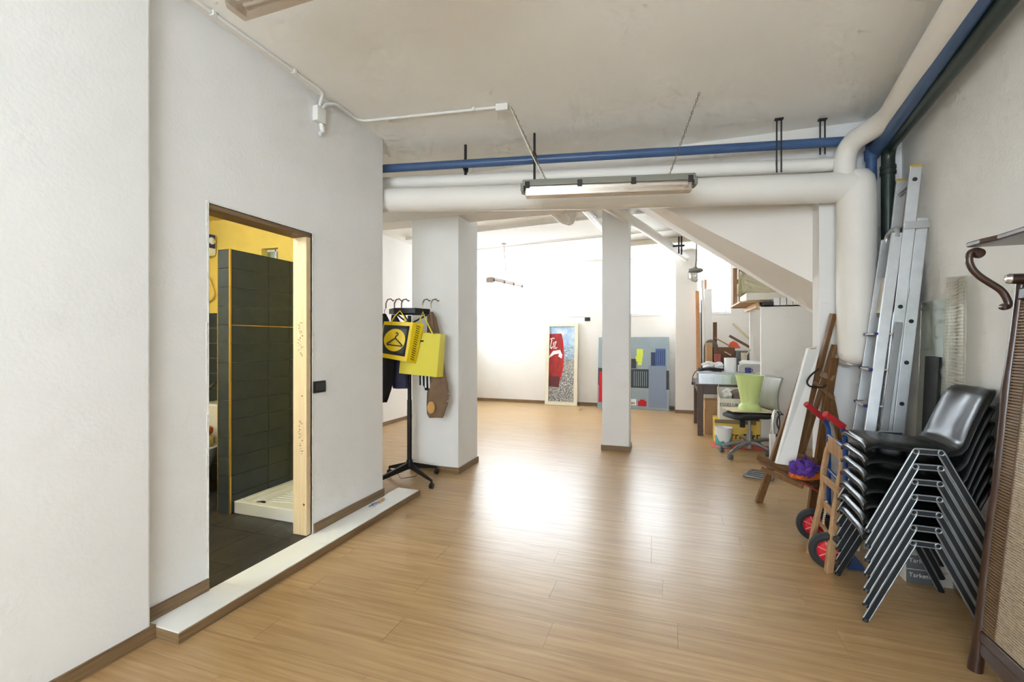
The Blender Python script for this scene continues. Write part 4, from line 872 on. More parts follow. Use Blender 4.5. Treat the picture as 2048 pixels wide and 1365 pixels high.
for z in (0.25, 0.48, 0.72, 0.963, 1.21, 1.455):
    c = F1 + LD * (z / LD.z)
    a, b = c + WD * 0.016 + Vector((-0.05, -0.005, 0)), c + WD * (SW_ - 0.016) + Vector((-0.05, -0.005, 0))
    tr = MB().hexa([a + Vector((0, 0, -0.012)), b + Vector((0, 0, -0.012)), b + Vector((0.11, 0, -0.012)), a + Vector((0.11, 0, -0.012))], [a, b, b + Vector((0.11, 0, 0)), a + Vector((0.11, 0, 0))]).build('tread', 'tread_white', sl, bevel=0.003)
    for q in (a, b): MB().box(q.x - 0.004, q.x + 0.05, q.y - 0.012, q.y + 0.012, q.z - 0.014, q.z + 0.003).build('tread_tip', 'tread_blue', tr, bevel=0.002)
c = F1 + LD * (1.73 / LD.z)
P0 = c + WD * 0.03 + Vector((-0.015, 0, -0.13)); P1 = c + WD * (SW_ - 0.03) + Vector((-0.015, 0, -0.13))
MB().hexa([P0, P1, P1 + Vector((0.02, 0, 0)), P0 + Vector((0.02, 0, 0))], [P0 + LD * 0.26, P1 + LD * 0.26, P1 + LD * 0.26 + Vector((0.02, 0, 0)), P0 + LD * 0.26 + Vector((0.02, 0, 0))]).build('folded_platform', 'tread_white', sl, bevel=0.004)
MB().tube(bend([P0 + LD * 0.28 + Vector((0.02, -0.01, 0.02)), P0 + LD * 0.34 + Vector((0.06, -0.01, 0.0)), P0 + LD * 0.24 + Vector((0.10, -0.01, -0.05)), P0 - LD * 0.3 + Vector((0.09, -0.01, 0))], 0.05, 4), 0.010, 8).build('hinge_arm', 'aluminium', sl, smooth=True)
# things leaning behind the ladders
def leaner(name, label, cat, y0, y1, z0, z1, gap, m, th=0.012):
    a, b = Vector((wallX(y0) - gap - 0.06, y0, z0)), Vector((wallX(y1) - gap - 0.06, y1, z0)); u = Vector((0.052, 0, z1 - z0)); t = Vector((th, 0, 0))
    return tag(MB().hexa([a, b, b + t, a + t], [a + u, b + u, b + u + t, a + u + t]).build(name, m, bevel=0.002), label, cat)
leaner('black_board', 'narrow black panel leaning on the wall behind the ladders', 'panel', 3.50, 3.72, 0.0, 1.30, 0.03, mat('board_black', (42, 43, 42), 0.6), 0.02)
gpn = glass('sheet_glass', (242, 245, 242), 0.07, 0.1)
leaner('glass_sheet', 'clear glass sheet leaning behind the extension ladder', 'glass sheet', 3.40, 3.86, 0.0, 1.66, 0.012, gpn, 0.006)
# bubble wrap roll: knobbly translucent sheet
mw = glass('bubble_wrap', (242, 241, 236), 0.15, 0.5)
y0, y1 = 3.08, 3.40
bwm = MB().grid(lambda u, v: Vector((wallX(y0 + (y1 - y0) * u) - 0.035 - 0.02 * math.sin(5 * u + 1) - 0.05 * (1 - v) * u, y0 + (y1 - y0) * u + 0.015 * math.sin(3 * v), 0.01 + 1.74 * v + (0.03 * u if v > .99 else 0))), 10, 8)
bw_ = thing('bubble_wrap', 'translucent bubble wrap sheet leaning on the right wall', 'packaging', (1.55, 3.24, 0))
bwm.build('sheet', mw, bw_, smooth=True, solid=0.006)
bb_ = MB()
for i in range(14):
    for j in range(90):
        u, v = (i + 0.5) / 14, (j + 0.5) / 90; y = y0 + (y1 - y0) * u + 0.015 * math.sin(3 * v); x = wallX(y) - 0.04 - 0.02 * math.sin(5 * u + 1) - 0.05 * (1 - v) * u; z = 0.01 + 1.74 * v
        bb_.add([(x - 0.005, y, z), (x, y - 0.007, z), (x, y, z + 0.007), (x, y + 0.007, z), (x, y, z - 0.007)], [(0, 2, 1), (0, 3, 2), (0, 4, 3), (0, 1, 4)])
o = bb_.build('bubbles', mw, bw_, smooth=True); o['kind'] = 'stuff'
# ================================================================ carved hall stand at the right edge
mat('carved_wood', (58, 36, 26), 0.32, var=0.25, vscale=10, coat=0.3); mat('cane', (186, 170, 146), 0.6, var=0.15, vscale=60); mat('cane_dark', (96, 74, 52), 0.65); mat('cane_band', (134, 108, 80), 0.6); mat('cap_metal', (206, 198, 186), 0.25, 0.6)
hf = fl(1950, 1341); HX0, HY0 = hf.x, hf.y; HT = Vector((1.375, HY0 + 0.0, 1.66)); hl = (HT - Vector((HX0, HY0, 0))).normalized(); HN = Vector((-hl.z, 0, hl.x))  # face normal towards the room
hst = thing('hall_stand', 'dark carved hall stand with cane panels leaning at the right edge', 'hall stand', (HX0, HY0 - 0.3, 0))
def hp_(y, s, off=0.0): return Vector((HX0, HY0 - y, 0)) + hl * s + HN * off   # y: distance from the far edge towards the viewer
pts = [hp_(0.004 * math.sin(s * 9), s) for s in [0.0, 0.1, 0.2, 0.4, 0.6, 0.8, 1.0, 1.1, 1.2, 1.3, 1.45, 1.6, 1.68]]
MB().tube(pts, [0.026, 0.024, 0.022, 0.019, 0.018, 0.018, 0.018, 0.017, 0.021, 0.017, 0.016, 0.016, 0.018], 12).build('post', 'carved_wood', hst, smooth=True)
MB().tube([p + Vector((0, -0.62, 0)) for p in pts], [0.026, 0.024, 0.022, 0.019, 0.018, 0.018, 0.018, 0.017, 0.021, 0.017, 0.016, 0.016, 0.018], 12).build('post', 'carved_wood', hst, smooth=True)
for s, w in ((0.16, 0.05), (1.60, 0.05)): MB().bar(hp_(0.0, s), hp_(0.62, s), 0.022, w, up=hl).build('rail', 'carved_wood', hst, bevel=0.006)
MB().hexa([hp_(0.01, 0.09, 0.008), hp_(0.30, 0.06, 0.008), hp_(0.30, 0.06, -0.008), hp_(0.01, 0.09, -0.008)], [hp_(0.01, 0.16, 0.008), hp_(0.30, 0.16, 0.008), hp_(0.30, 0.16, -0.008), hp_(0.01, 0.16, -0.008)]).build('apron', 'carved_wood', hst)
# outer cane band of horizontal strips and the woven inner panel
k = 0; s = 0.19; strip_me = None
while s < 1.57:
    w = 0.075
    MB().bar(hp_(0.018, s, 0.002), hp_(0.018 + w, s, 0.002), 0.006, 0.008, up=hl).build('cane_strip', 'cane_band', hst) if k % 1 == 0 else None
    s += 0.0125; k += 1
MB().hexa([hp_(0.016, 0.185, -0.004), hp_(0.60, 0.185, -0.004), hp_(0.60, 0.185, -0.008), hp_(0.016, 0.185, -0.008)], [hp_(0.016, 1.58, -0.004), hp_(0.60, 1.58, -0.004), hp_(0.60, 1.58, -0.008), hp_(0.016, 1.58, -0.008)]).build('cane_backing', 'cane_dark', hst)
g = MB(); y = 0.10
while y < 0.60: g.bar(hp_(y, 0.19, 0.0), hp_(y, 1.575, 0.0), 0.004, 0.005, up=HN); y += 0.0095
s = 0.19
while s < 1.57: g.bar(hp_(0.097, s, 0.003), hp_(0.60, s, 0.003), 0.004, 0.005, up=hl); s += 0.0105
o = g.build('woven_cane', 'cane', hst); o['kind'] = 'stuff'
MB().tube([hp_(0.097, 0.19, 0.004), hp_(0.097, 1.575, 0.004)], 0.004, 8).build('cane_bead', 'cane_dark', hst)
# hat shelf on an S-scroll bracket
yb = HY0 - 0.005
sc_ = [atY(1944 + dx, py, yb) for dx, py in ((14, 508), (16, 503), (8, 501), (-3, 505), (-7, 518), (-2, 536), (14, 553), (40, 569), (58, 580), (68, 594), (73, 606), (72, 613), (64, 615), (60, 613))]
MB().tube(bend(sc_, 0.02, 3), 0.0135, 10).build('scroll_bracket', 'carved_wood', hst, smooth=True)
MB().lathe(atY(1957, 507, yb), [(0.0, -0.016), (0.018, -0.014), (0.022, 0), (0.018, 0.014), (0, 0.016)], 14, (0, 1, 0)).build('scroll_end', 'carved_wood', hst, smooth=True)
MB().lathe(atY(2008, 614, yb), [(0.0, -0.016), (0.012, -0.014), (0.015, 0), (0.012, 0.014), (0, 0.016)], 14, (0, 1, 0)).build('scroll_end', 'carved_wood', hst, smooth=True)
tipp = atY(1944, 496, yb); zs = tipp.z + 0.006
prof_ = [(tipp.x, yb + 0.02), (tipp.x + 0.05, yb - 0.01), (tipp.x + 0.07, yb - 0.06), (tipp.x + 0.075, yb - 0.56), (tipp.x + 0.05, yb - 0.61), (tipp.x, yb - 0.64), (tipp.x + 0.21, yb - 0.64), (tipp.x + 0.21, yb + 0.02)]
prof_ = [(tipp.x - 0.006, yb + 0.03), (tipp.x + 0.0, yb - 0.05), (tipp.x + 0.02, yb - 0.12), (tipp.x + 0.02, yb - 0.55), (tipp.x - 0.006, yb - 0.66), (tipp.x + 0.20, yb - 0.66), (tipp.x + 0.20, yb + 0.03)]
MB().prism([Vector((x, y, zs)) for x, y in prof_], (0, 0, 0.022)).build('hat_shelf', 'carved_wood', hst, bevel=0.005)
kp = atY(2022, 558, yb - 0.02); dv = Vector((-0.9, 0.1, 0.05)).normalized()
MB().lathe(kp, [(0, 0.022), (0.016, 0.018), (0.022, 0.004), (0.020, 0.0)], 16, dv).build('coat_peg_cap', 'cap_metal', hst, smooth=True)
MB().tube([kp, kp - dv * 0.09], [0.021, 0.024], 14).build('coat_peg', 'carved_wood', hst, smooth=True)
# ================================================================ easel, boards, cloths
mat('steel_chrome', (206, 206, 204), 0.2, 0.9)
NV = Vector((-sy_, cy_, 0))      # horizontal direction away from the viewer
RV = Vector((cy_, sy_, 0))
wood('easel_wood', (96, 66, 36), (136, 96, 58), 2, 0.45, 3.0)
es = thing('easel', 'brown wooden studio easel standing beside the hand truck', 'easel', (0.9, 4.2, 0))
fL = fl(1517, 1006); fR = fl(1621, 1028); top = atd(1662, 640, 3.98)
MB().bar(fL, atd(1620, 708, 3.70), 0.055, 0.03, up=NV).build('left_leg', 'easel_wood', es, bevel=0.003)
MB().bar(fR, atd(1668, 716, 3.55), 0.06, 0.03, up=NV).build('right_leg', 'easel_wood', es, bevel=0.003)
mb = atd(1588, 925, 3.72); mt = atd(1667, 628, 3.60)
MB().bar(mb, mt, 0.035, 0.04, up=NV).build('mast', 'easel_wood', es, bevel=0.003)
MB().bar(mb + RV * 0.045, atd(1669, 690, 3.58) , 0.028, 0.035, up=NV).build('mast_guide', 'easel_wood', es, bevel=0.003)
MB().bar(atd(1655, 760, 3.60), atd(1713, 1046.5, 3.50), 0.04, 0.025, up=NV).build('rear_leg', 'easel_wood', es, bevel=0.003)
MB().bar(atd(1628, 765, 3.62), atd(1668, 798, 3.55), 0.028, 0.02, up=NV).build('upper_brace', 'easel_wood', es, bevel=0.003)
MB().bar(atd(1640, 748, 3.60), atd(1668, 758, 3.55), 0.045, 0.02, up=NV).build('mast_clamp', 'easel_wood', es, bevel=0.003)
MB().bar(atd(1670, 690, 3.56), atd(1660, 752, 3.56), 0.022, 0.02, up=NV).build('sliding_top', 'easel_wood', es, bevel=0.003)
MB().bar(atd(1570, 905, 3.74), atd(1636, 925, 3.60), 0.02, 0.05, up=(0, 0, 1)).build('cross_board', 'easel_wood', es, bevel=0.003)
t0, t1 = atd(1527, 925, 3.74), atd(1640, 978, 3.40)
MB().bar(t0 + NV * 0.04, t1 + NV * 0.04, 0.10, 0.018).build('tray', 'easel_wood', es, bevel=0.002)
MB().bar(atd(1523, 938, 3.62), atd(1606, 974, 3.38), 0.018, 0.035).build('tray_lip', 'easel_wood', es, bevel=0.002)
MB().bar(t0 + NV * 0.09 + Vector((0, 0, 0.02)), t1 + NV * 0.09 + Vector((0, 0, 0.02)), 0.02, 0.045).build('tray_back', 'easel_wood', es, bevel=0.002)
MB().bar(atd(1562, 925, 3.70), atd(1640, 950, 3.52), 0.035, 0.035).build('cross_beam', 'easel_wood', es, bevel=0.003)
mat('red_paint', (160, 44, 44), 0.5)
MB().cyl(atd(1604, 966, 3.36), atd(1640, 986, 3.30), 0.006, 8).build('red_rod', 'red_paint', es)
MB().tube(bend([atd(1638, 738, 3.56), atd(1620, 752, 3.55), atd(1613, 765, 3.54), atd(1618, 773, 3.54), atd(1632, 775, 3.54), atd(1648, 776, 3.54), atd(1652, 771, 3.54)], 0.03, 3), 0.007, 8).build('strap_loop', 'strap_black', es, smooth=True)
def cloth(name, label, cpx, cpy, d, rx, ry, rz, m, seed):
    c = atd(cpx, cpy, d); rnd = random.Random(seed); ph = [rnd.uniform(0, 6.28) for _ in range(6)]
    def fn(u, v):
        t = 2 * PI * u; s = PI * v - PI / 2
        k = 1 + 0.22 * math.sin(3 * t + ph[0]) + 0.13 * math.sin(5 * t + 4 * v + ph[1]) + 0.12 * math.sin(11 * v + ph[2] + 3 * t) + 0.06 * math.sin(9 * t - 7 * v + ph[4])
        from mathutils import noise as NZ
        nn = NZ.noise(Vector((math.cos(t) * 2.2 + seed, math.sin(t) * 2.2, s * 1.6))); n2 = NZ.noise(Vector((math.cos(t) * 5 + seed, math.sin(t) * 5, s * 4))); k += 0.45 * nn + 0.10 * n2
        return Vector((0, 0, rz * (0.9 * nn + 0.2 * n2) * max(0, math.sin(s) + 0.4))) + c + RV * rx * math.cos(s) * math.cos(t) * k + NV * ry * math.cos(s) * math.sin(t) * k + Vector((0, 0, rz * math.sin(s) * (1 + 0.5 * math.sin(4 * t + ph[3]) * math.cos(s) + 0.3 * math.sin(7 * t + ph[5]))))
    return tag(MB().grid(fn, 60, 28).build(name, m, smooth=True), label, 'cloth')
mat('cloth_orange', (236, 120, 44), 0.9, bump=0.4, bscale=90); mat('cloth_purple', (96, 58, 150), 0.9, bump=0.4, bscale=90)
cloth('cleaning_cloth', 'orange cloth spread on the easel tray', 1610, 953, 3.48, 0.115, 0.06, 0.022, 'cloth_orange', 3)
cloth('cleaning_cloth', 'purple cloth crumpled on the easel tray', 1608, 938, 3.45, 0.085, 0.06, 0.05, 'cloth_purple', 8)
# long white board leaning behind the easel
b0, b1 = atd(1553, 928, 3.66), atd(1590, 934, 3.62); dt = 3.63
u0, u1 = atd(1617, 697, dt), atd(1641, 692, dt)
wb = thing('white_board', 'long white plank standing on the easel tray', 'plank', (b0 + b1) / 2)
MB().hexa([b0, b1, b1 + NV * 0.03, b0 + NV * 0.03], [u0, u1, u1 + NV * 0.03, u0 + NV * 0.03]).build('board', 'white_board', wb, bevel=0.003)
mat('tape', (206, 190, 156), 0.7); MB().bar(atd(1621, 698, dt - 0.004), atd(1632, 697, dt - 0.004), 0.012, 0.006, up=NV).build('tape', 'tape', wb)
# black portfolio and bits behind the plank
tag(MB().hexa([fl(1590, 925) + NV * .2, fl(1626, 925) + NV * .2, fl(1626, 925) + NV * 0.3, fl(1590, 925) + NV * 0.3], [atd(1594, 832, 5.3), atd(1626, 832, 5.3), atd(1626, 832, 5.4), atd(1594, 832, 5.4)]).build('portfolio_case', 'black_plastic', bevel=0.01), 'black portfolio case behind the easel legs', 'case')
tag(MB().tube([atd(1563 + 9 * math.cos(k * PI / 8), 845 - 16 * math.sin(k * PI / 8), 4.95) for k in range(3, 14)], 0.008, 8).build('strap', 'strap_black', smooth=True), 'black hanging strap left of the white plank', 'strap')
# folded steel grille on the floor
gr = thing('steel_rack', 'flat grey steel rack lying on the floor by the office chair', 'rack', fl(1512, 950))
mat('rack_grey', (120, 122, 124), 0.4, 0.6)
c4 = [fl(1488, 952, .02), fl(1502, 940, .02), fl(1548, 945, .02), fl(1545, 962, .02)]
MB().tube(bend(c4 + [c4[0]], 0.04, 3), 0.012, 8).build('frame', 'rack_grey', gr, smooth=True)
for t in (0.25, 0.5, 0.75): MB().tube([c4[0].lerp(c4[1], t), c4[3].lerp(c4[2], t)], 0.009, 8).build('bar', 'rack_grey', gr, smooth=True)
# white upright with a chrome handle (folded pump) beside the chair
wp = thing('floor_pump', 'white upright pump with a chrome handle beside the office chair', 'pump', fl(1545, 936))
P = fl(1545, 936); dP = 910 * 1.4 / (936 - 682.5)
MB().box(P.x - 0.028, P.x + 0.028, P.y - 0.028, P.y + 0.028, 0.0, atd(1545, 868, dP).z).build('body', 'white_plastic', wp, bevel=0.006)
MB().tube([atd(1545, 870, dP), atd(1545, 848, dP), atd(1547, 832, dP), atd(1551, 822, dP), atd(1555, 822, dP)], [0.024, 0.022, 0.020, 0.018, 0.012], 12).build('chrome_handle', 'steel_chrome', wp, smooth=True)
MB().tube(bend([atd(1552, 821, dP), atd(1558, 828, dP), atd(1560, 850, dP), atd(1555, 870, dP), atd(1550, 876, dP)], 0.05, 4), 0.006, 8).build('hose', 'strap_black', wp, smooth=True)
MB().bar(atd(1540, 868, dP), atd(1557, 871, dP), 0.012, 0.012).build('lever', 'strap_black', wp)
# ================================================================ hand truck
mat('rim_spoke', (236, 150, 150), 0.4); mat('truck_blue', (40, 76, 146), 0.35); mat('grip_red', (176, 40, 48), 0.5); mat('tyre', (44, 46, 48), 0.75); mat('rim_red', (214, 34, 50), 0.4); mat('steel_chrome', (206, 206, 204), 0.2, 0.9)
ht = thing('hand_truck', 'blue hand truck with red grips and red-rimmed wheels', 'hand truck', (1.0, 3.45, 0))
nT, fT = Vector((1.02, 3.32, 0.02)), Vector((1.05, 3.74, 0.02))
for T, g0, g1 in ((nT, (1650, 828), (1684, 852)), (fT, (1612, 808), (1645, 836))):
    d = -T.x * sy_ + T.y * cy_
    p0 = atd(g0[0], g0[1], d - 0.03); p1 = atd(g1[0], g1[1], d - 0.02)
    MB().tube(bend([T, Vector((T.x, T.y, 0.80)), p1], 0.10, 6), 0.0145, 12).build('side_tube', 'truck_blue', ht, smooth=True)
    MB().tube([p1 + (p1 - p0).normalized() * 0.01, p0], 0.020, 12).build('grip', 'grip_red', ht, smooth=True)
for z in (0.25, 0.50, 0.74): MB().tube([Vector((nT.x, nT.y, z)), Vector((fT.x, fT.y, z))], 0.012, 10).build('cross_tube', 'truck_blue', ht, smooth=True)
MB().hexa([(1.03, 3.30, 0.004), (1.12, 3.31, 0.004), (1.14, 3.76, 0.004), (1.05, 3.76, 0.004)], [(1.03, 3.30, 0.012), (1.12, 3.31, 0.012), (1.14, 3.76, 0.012), (1.05, 3.76, 0.012)]).build('toe_plate', 'truck_blue', ht)
w0, w1 = Vector((0.925, 3.27, 0.112)), Vector((0.955, 3.70, 0.112)); ax = (w1 - w0).normalized(); ax = Vector((0.28, 0.96, 0)).normalized()
MB().tube([w0, w1], 0.010, 10).build('axle', 'steel_chrome', ht)
for T, wq in ((nT, w0), (fT, w1)): MB().bar(Vector((T.x, T.y, 0.2)), wq + Vector((0, 0, 0.0)), 0.02, 0.02).build('axle_bracket', 'steel_chrome', ht); MB().bar(Vector((T.x, T.y, 0.06)), wq, 0.02, 0.02).build('axle_bracket', 'steel_chrome', ht)
for wq in (w0, w1):
    ww = MB().lathe(wq, [(0.068, -0.022), (0.085, -0.030), (0.104, -0.024), (0.112, -0.010), (0.112, 0.010), (0.104, 0.024), (0.085, 0.030), (0.068, 0.022), (0.068, -0.022)], 36, ax).build('wheel', 'tyre', ht, smooth=True)
    MB().lathe(wq, [(0.0, -0.012), (0.02, -0.014), (0.055, -0.008), (0.069, -0.020), (0.069, 0.020), (0.055, 0.008), (0.0, 0.012)], 30, ax).build('rim', 'rim_red', ww, smooth=True)
    u = Vector((-ax.y, ax.x, 0)); v = Vector((0, 0, 1))
    for k in range(7):
        t = k * 2 * PI / 7 + 0.3; e = u * math.cos(t) + v * math.sin(t)
        MB().bar(wq + e * 0.015 - ax * 0.016, wq + e * 0.064 - ax * 0.014, 0.006, 0.006, up=ax).build('spoke', 'rim_spoke', ww)
    MB().cyl(wq - ax * 0.03, wq + ax * 0.03, 0.014, 12).build('hub', 'steel_chrome', ww, smooth=True)
# ================================================================ bare wooden chair back leaning on the hand truck
wood('bare_wood', (160, 122, 82), (194, 156, 114), 2, 0.65, 3.0)
wf = thing('wooden_chair_frame', 'bare wooden chair back frame leaning on the hand truck', 'chair frame', fl(1640, 1140))
R_ = [fl(1657, 1146), atd(1664, 1090, 2.76), atd(1672, 1030, 2.80), atd(1678, 985, 2.83), atd(1685, 940, 2.86), atd(1688, 908, 2.88)]
def ribbon(pts, w, t, name, m, parent, du=None):
    g = MB(); n = len(pts); du = du or RV
    for i, p in enumerate(pts):
        for s1, s2 in ((-1, -1), (1, -1), (1, 1), (-1, 1)): g.v.append(p + du * s1 * (w[i] if isinstance(w, list) else w) / 2 + NV * s2 * t / 2)
    for i in range(n - 1):
        for k in range(4): g.f.append((i * 4 + k, i * 4 + (k + 1) % 4, (i + 1) * 4 + (k + 1) % 4, (i + 1) * 4 + k))
    g.f.append((0, 1, 2, 3)); g.f.append(tuple((n - 1) * 4 + k for k in range(4)))
    return g.build(name, m, parent, bevel=0.004)
ribbon(R_, [0.045, 0.046, 0.05, 0.046, 0.04, 0.036], 0.028, 'stile', 'bare_wood', wf)
L_ = [fl(1619, 1108), atd(1628, 1060, 3.00), atd(1640, 1010, 3.02), atd(1646, 975, 3.04), atd(1647, 940, 3.06), atd(1655, 900, 3.08), atd(1661, 884, 3.08)]
ribbon(L_, 0.030, 0.026, 'stile', 'bare_wood', wf)
tr = [atd(1659, 889, 3.06), atd(1668, 893, 3.00), atd(1680, 903, 2.94), atd(1690, 920, 2.87)]
g = MB(); n = 0
for i, p in enumerate(tr):
    hgt = [0.05, 0.055, 0.055, 0.04][i]
    for s1, s2 in ((-1, -1), (1, -1), (1, 1), (-1, 1)): g.v.append(p + Vector((0, 0, s1 * hgt)) + Vector((0.9, -0.3, 0)) * s2 * 0.011)
for i in range(3):
    for k in range(4): g.f.append((i * 4 + k, i * 4 + (k + 1) % 4, (i + 1) * 4 + (k + 1) % 4, (i + 1) * 4 + k))
g.f.append((0, 1, 2, 3)); g.f.append((12, 13, 14, 15)); g.build('top_rail', 'bare_wood', wf, bevel=0.004)
for a, b, h in (((1647, 956), (1680, 985), 0.045), ((1645, 1004), (1676, 1040), 0.05), ((1640, 1045), (1662, 1075), 0.022)):
    p, q = atd(*a, 3.03), atd(*b, 2.80); MB().bar(p, q, 0.018, h).build('rung', 'bare_wood', wf, bevel=0.003)
# small things around: green sheet, beaded rope
mat('green_sheet', (74, 122, 52), 0.6)
tag(MB().hexa([fl(1633, 1050), fl(1642, 1050), fl(1642, 1050) + NV * 0.02, fl(1633, 1050) + NV * 0.02], [atd(1635, 985, 3.5), atd(1644, 980, 3.5), atd(1644, 980, 3.52), atd(1635, 985, 3.52)]).build('green_sheet', 'green_sheet'), 'green sheet edge behind the far truck wheel', 'sheet')
mat('bead_cream', (222, 206, 176), 0.5)
bd = thing('bead_string', 'string of cream beads hanging in the wooden chair frame', 'beads', atd(1652, 1052, 2.98))
for k in range(12): MB().lathe(atd(1650 + 3 * math.cos(k * .3), 1004 + k * 4.2, 2.97), [(0.0, -0.007), (0.007, -0.004), (0.008, 0), (0.007, 0.004), (0, 0.007)], 8).build('bead', 'bead_cream', bd, smooth=True)
# ================================================================ workbench corner
wood('pine_x', (196, 152, 104), (220, 184, 138), 1, 0.6, 2.5); mat('wheel_grey', (96, 98, 100), 0.5); mat('cardboard_pale', (214, 196, 160), 0.75, var=0.04)
wood('desk_wood', (62, 46, 38), (92, 70, 58), 0, 0.45, 3.0)
YD = 7.25; dx0, dx1, dz = 0.365, 1.60, 0.765
dk = thing('work_table', 'dark wooden work table covered in clutter', 'table', (0.95, YD + 0.5, 0))
MB().box(dx0, dx1, YD - 0.02, YD + 1.15, dz - 0.03, dz).build('table_top', 'desk_wood', dk, bevel=0.003)
MB().box(dx0 + 0.03, dx1 - 0.03, YD + 0.02, YD + 0.045, dz - 0.15, dz - 0.03).build('apron', 'desk_wood', dk)
MB().box(dx0 + 0.03, dx0 + 0.055, YD + 0.05, YD + 1.08, dz - 0.15, dz - 0.03).build('apron', 'desk_wood', dk)
for x in (dx0 + 0.02, dx1 - 0.10):
    for y in (YD, YD + 1.06): MB().box(x, x + 0.08, y, y + 0.08, 0.0, dz - 0.03).build('leg', 'desk_wood', dk, bevel=0.004)
# clear plastic bin across the table front
bin_ = thing('storage_bin', 'long clear plastic bin filled with packets on the table', 'storage bin', (0.9, YD + 0.2, dz))
pc = glass('bin_plastic', (232, 236, 240), 0.38, 0.25); bx0, bx1, by0, by1, bz1 = 0.40, 1.34, YD + 0.01, YD + 0.42, dz + 0.155
MB().box(bx0, bx1, by0, by1, dz + 0.001, dz + 0.006).box(bx0, bx1, by0, by0 + 0.005, dz + 0.006, bz1).box(bx0, bx1, by1 - 0.005, by1, dz + 0.006, bz1).box(bx0, bx0 + 0.005, by0 + 0.005, by1 - 0.005, dz + 0.006, bz1).box(bx1 - 0.005, bx1, by0 + 0.005, by1 - 0.005, dz + 0.006, bz1).build('tub', pc, bin_)
mat('lid_grey', (196, 198, 200), 0.5); MB().box(bx0 - 0.01, bx1 + 0.01, by0 - 0.01, by1 + 0.01, bz1, bz1 + 0.018).build('lid', 'lid_grey', bin_, bevel=0.005)
pk = [((206, 206, 190), 0.42, 0.60, 0.10), ((176, 182, 190), 0.61, 0.72, 0.13), ((120, 122, 126), 0.73, 0.84, 0.12), ((206, 176, 140), 0.86, 1.06, 0.11), ((186, 186, 186), 1.08, 1.30, 0.12)]
for c_, a, b, h in pk:
    o = MB().box(a, b, by0 + 0.02, by0 + 0.30, dz + 0.007, dz + 0.007 + h).build('packet', mat('packet_%d_%d' % (c_[0], c_[2]), c_, 0.7), bin_, bevel=0.01)
zt_ = bz1 + 0.0185
def lay(px, py, Y): q = atY(px, py, Y); return q
# cables
mat('cable_black', (30, 32, 36), 0.5)
cb = thing('cable_bundle', 'tangle of black cables on the bin end', 'cables', (0.5, YD + 0.15, zt_)); random.seed(21)
for k in range(7):
    pts = [Vector((0.42 + 0.30 * t + random.uniform(-.02, .02), YD + 0.06 + 0.2 * random.random(), zt_ + 0.006 + 0.012 * (k % 4) + 0.02 * abs(math.sin(3 * t + k)))) for t in (0, .25, .5, .75, 1)]
    MB().tube(bend(pts, 0.05, 3), 0.007, 6).build('cable', 'cable_black', cb, smooth=True)
MB().tube(bend([Vector((0.42, YD + 0.1, zt_ + 0.02)), Vector((0.36, YD - 0.03, zt_ + 0.02)), Vector((0.315, YD - 0.04, zt_ - 0.06)), Vector((0.312, YD - 0.04, 0.80)), Vector((0.315, YD - 0.04, 0.78))], 0.04, 4), 0.006, 6).build('dangling_cable', 'cable_black', cb, smooth=True)
MB().box(0.300, 0.33, YD - 0.06, YD - 0.03, 0.755, 0.80).build('plug', 'cable_black', cb, bevel=0.005)
def crumple(name, label, cat, c, r, m, seed):
    c = Vector(c); rnd = random.Random(seed); ph = [rnd.uniform(0, 6.28) for _ in range(4)]
    def fn(u, v):
        t, s = 2 * PI * u, PI * v - PI / 2; k = 1 + 0.25 * math.sin(3 * t + 2 * s + ph[0]) + 0.2 * math.sin(5 * s - 2 * t + ph[1])
        return c + Vector((r[0] * math.cos(s) * math.cos(t) * k, r[1] * math.cos(s) * math.sin(t) * k, r[2] * (1 + math.sin(s))))
    return tag(MB().grid(fn, 18, 10).build(name, m), label, cat)
mat('paper_white', (240, 239, 236), 0.8)
crumple('crumpled_paper', 'crumpled white paper beside the cables, left one', 'paper', (0.56, YD + 0.30, zt_ + 0.035), (0.085, 0.06, 0.06), 'paper_white', 2)
crumple('crumpled_paper', 'crumpled white paper next to the paper roll', 'paper', (0.70, YD + 0.28, zt_ + 0.03), (0.06, 0.05, 0.06), 'paper_white', 5)
pr_ = thing('paper_roll', 'upright white kitchen paper roll on the bin', 'paper roll', (0.86, YD + 0.22, zt_))
MB().lathe((0.845, YD + 0.2, zt_), [(0.02, 0), (0.082, 0), (0.083, 0.21), (0.02, 0.21), (0.02, 0)], 24).build('roll', 'paper_white', pr_, smooth=True)
wx = thing('white_box', 'open grey-white box topped with papers on the bin', 'box', (1.12, YD + 0.2, zt_)); mat('box_offwhite', (206, 202, 192), 0.7)
MB().box(0.965, 1.235, YD + 0.10, YD + 0.36, zt_, zt_ + 0.10).build('carton', 'box_offwhite', wx, bevel=0.004)
for k in range(3):
    a = 0.95 + 0.02 * k; MB().hexa([Vector((a, YD + 0.07 + .02 * k, zt_ + 0.102 + 0.012 * k)), Vector((a + 0.27, YD + 0.05, zt_ + 0.102 + 0.012 * k)), Vector((a + 0.26, YD + 0.36, zt_ + 0.135 + 0.012 * k)), Vector((a + 0.03, YD + 0.36, zt_ + 0.150 + 0.012 * k))], [Vector((a, YD + 0.07 + .02 * k, zt_ + 0.105 + 0.012 * k)), Vector((a + 0.27, YD + 0.05, zt_ + 0.105 + 0.012 * k)), Vector((a + 0.26, YD + 0.36, zt_ + 0.138 + 0.012 * k)), Vector((a + 0.03, YD + 0.36, zt_ + 0.153 + 0.012 * k))]).build('paper_sheet', 'paper_white', wx)
mat('mug_blue', (62, 62, 128), 0.4)
mg = thing('mug', 'small dark blue mug in front of the white box', 'mug', (1.06, YD + 0.06, zt_))
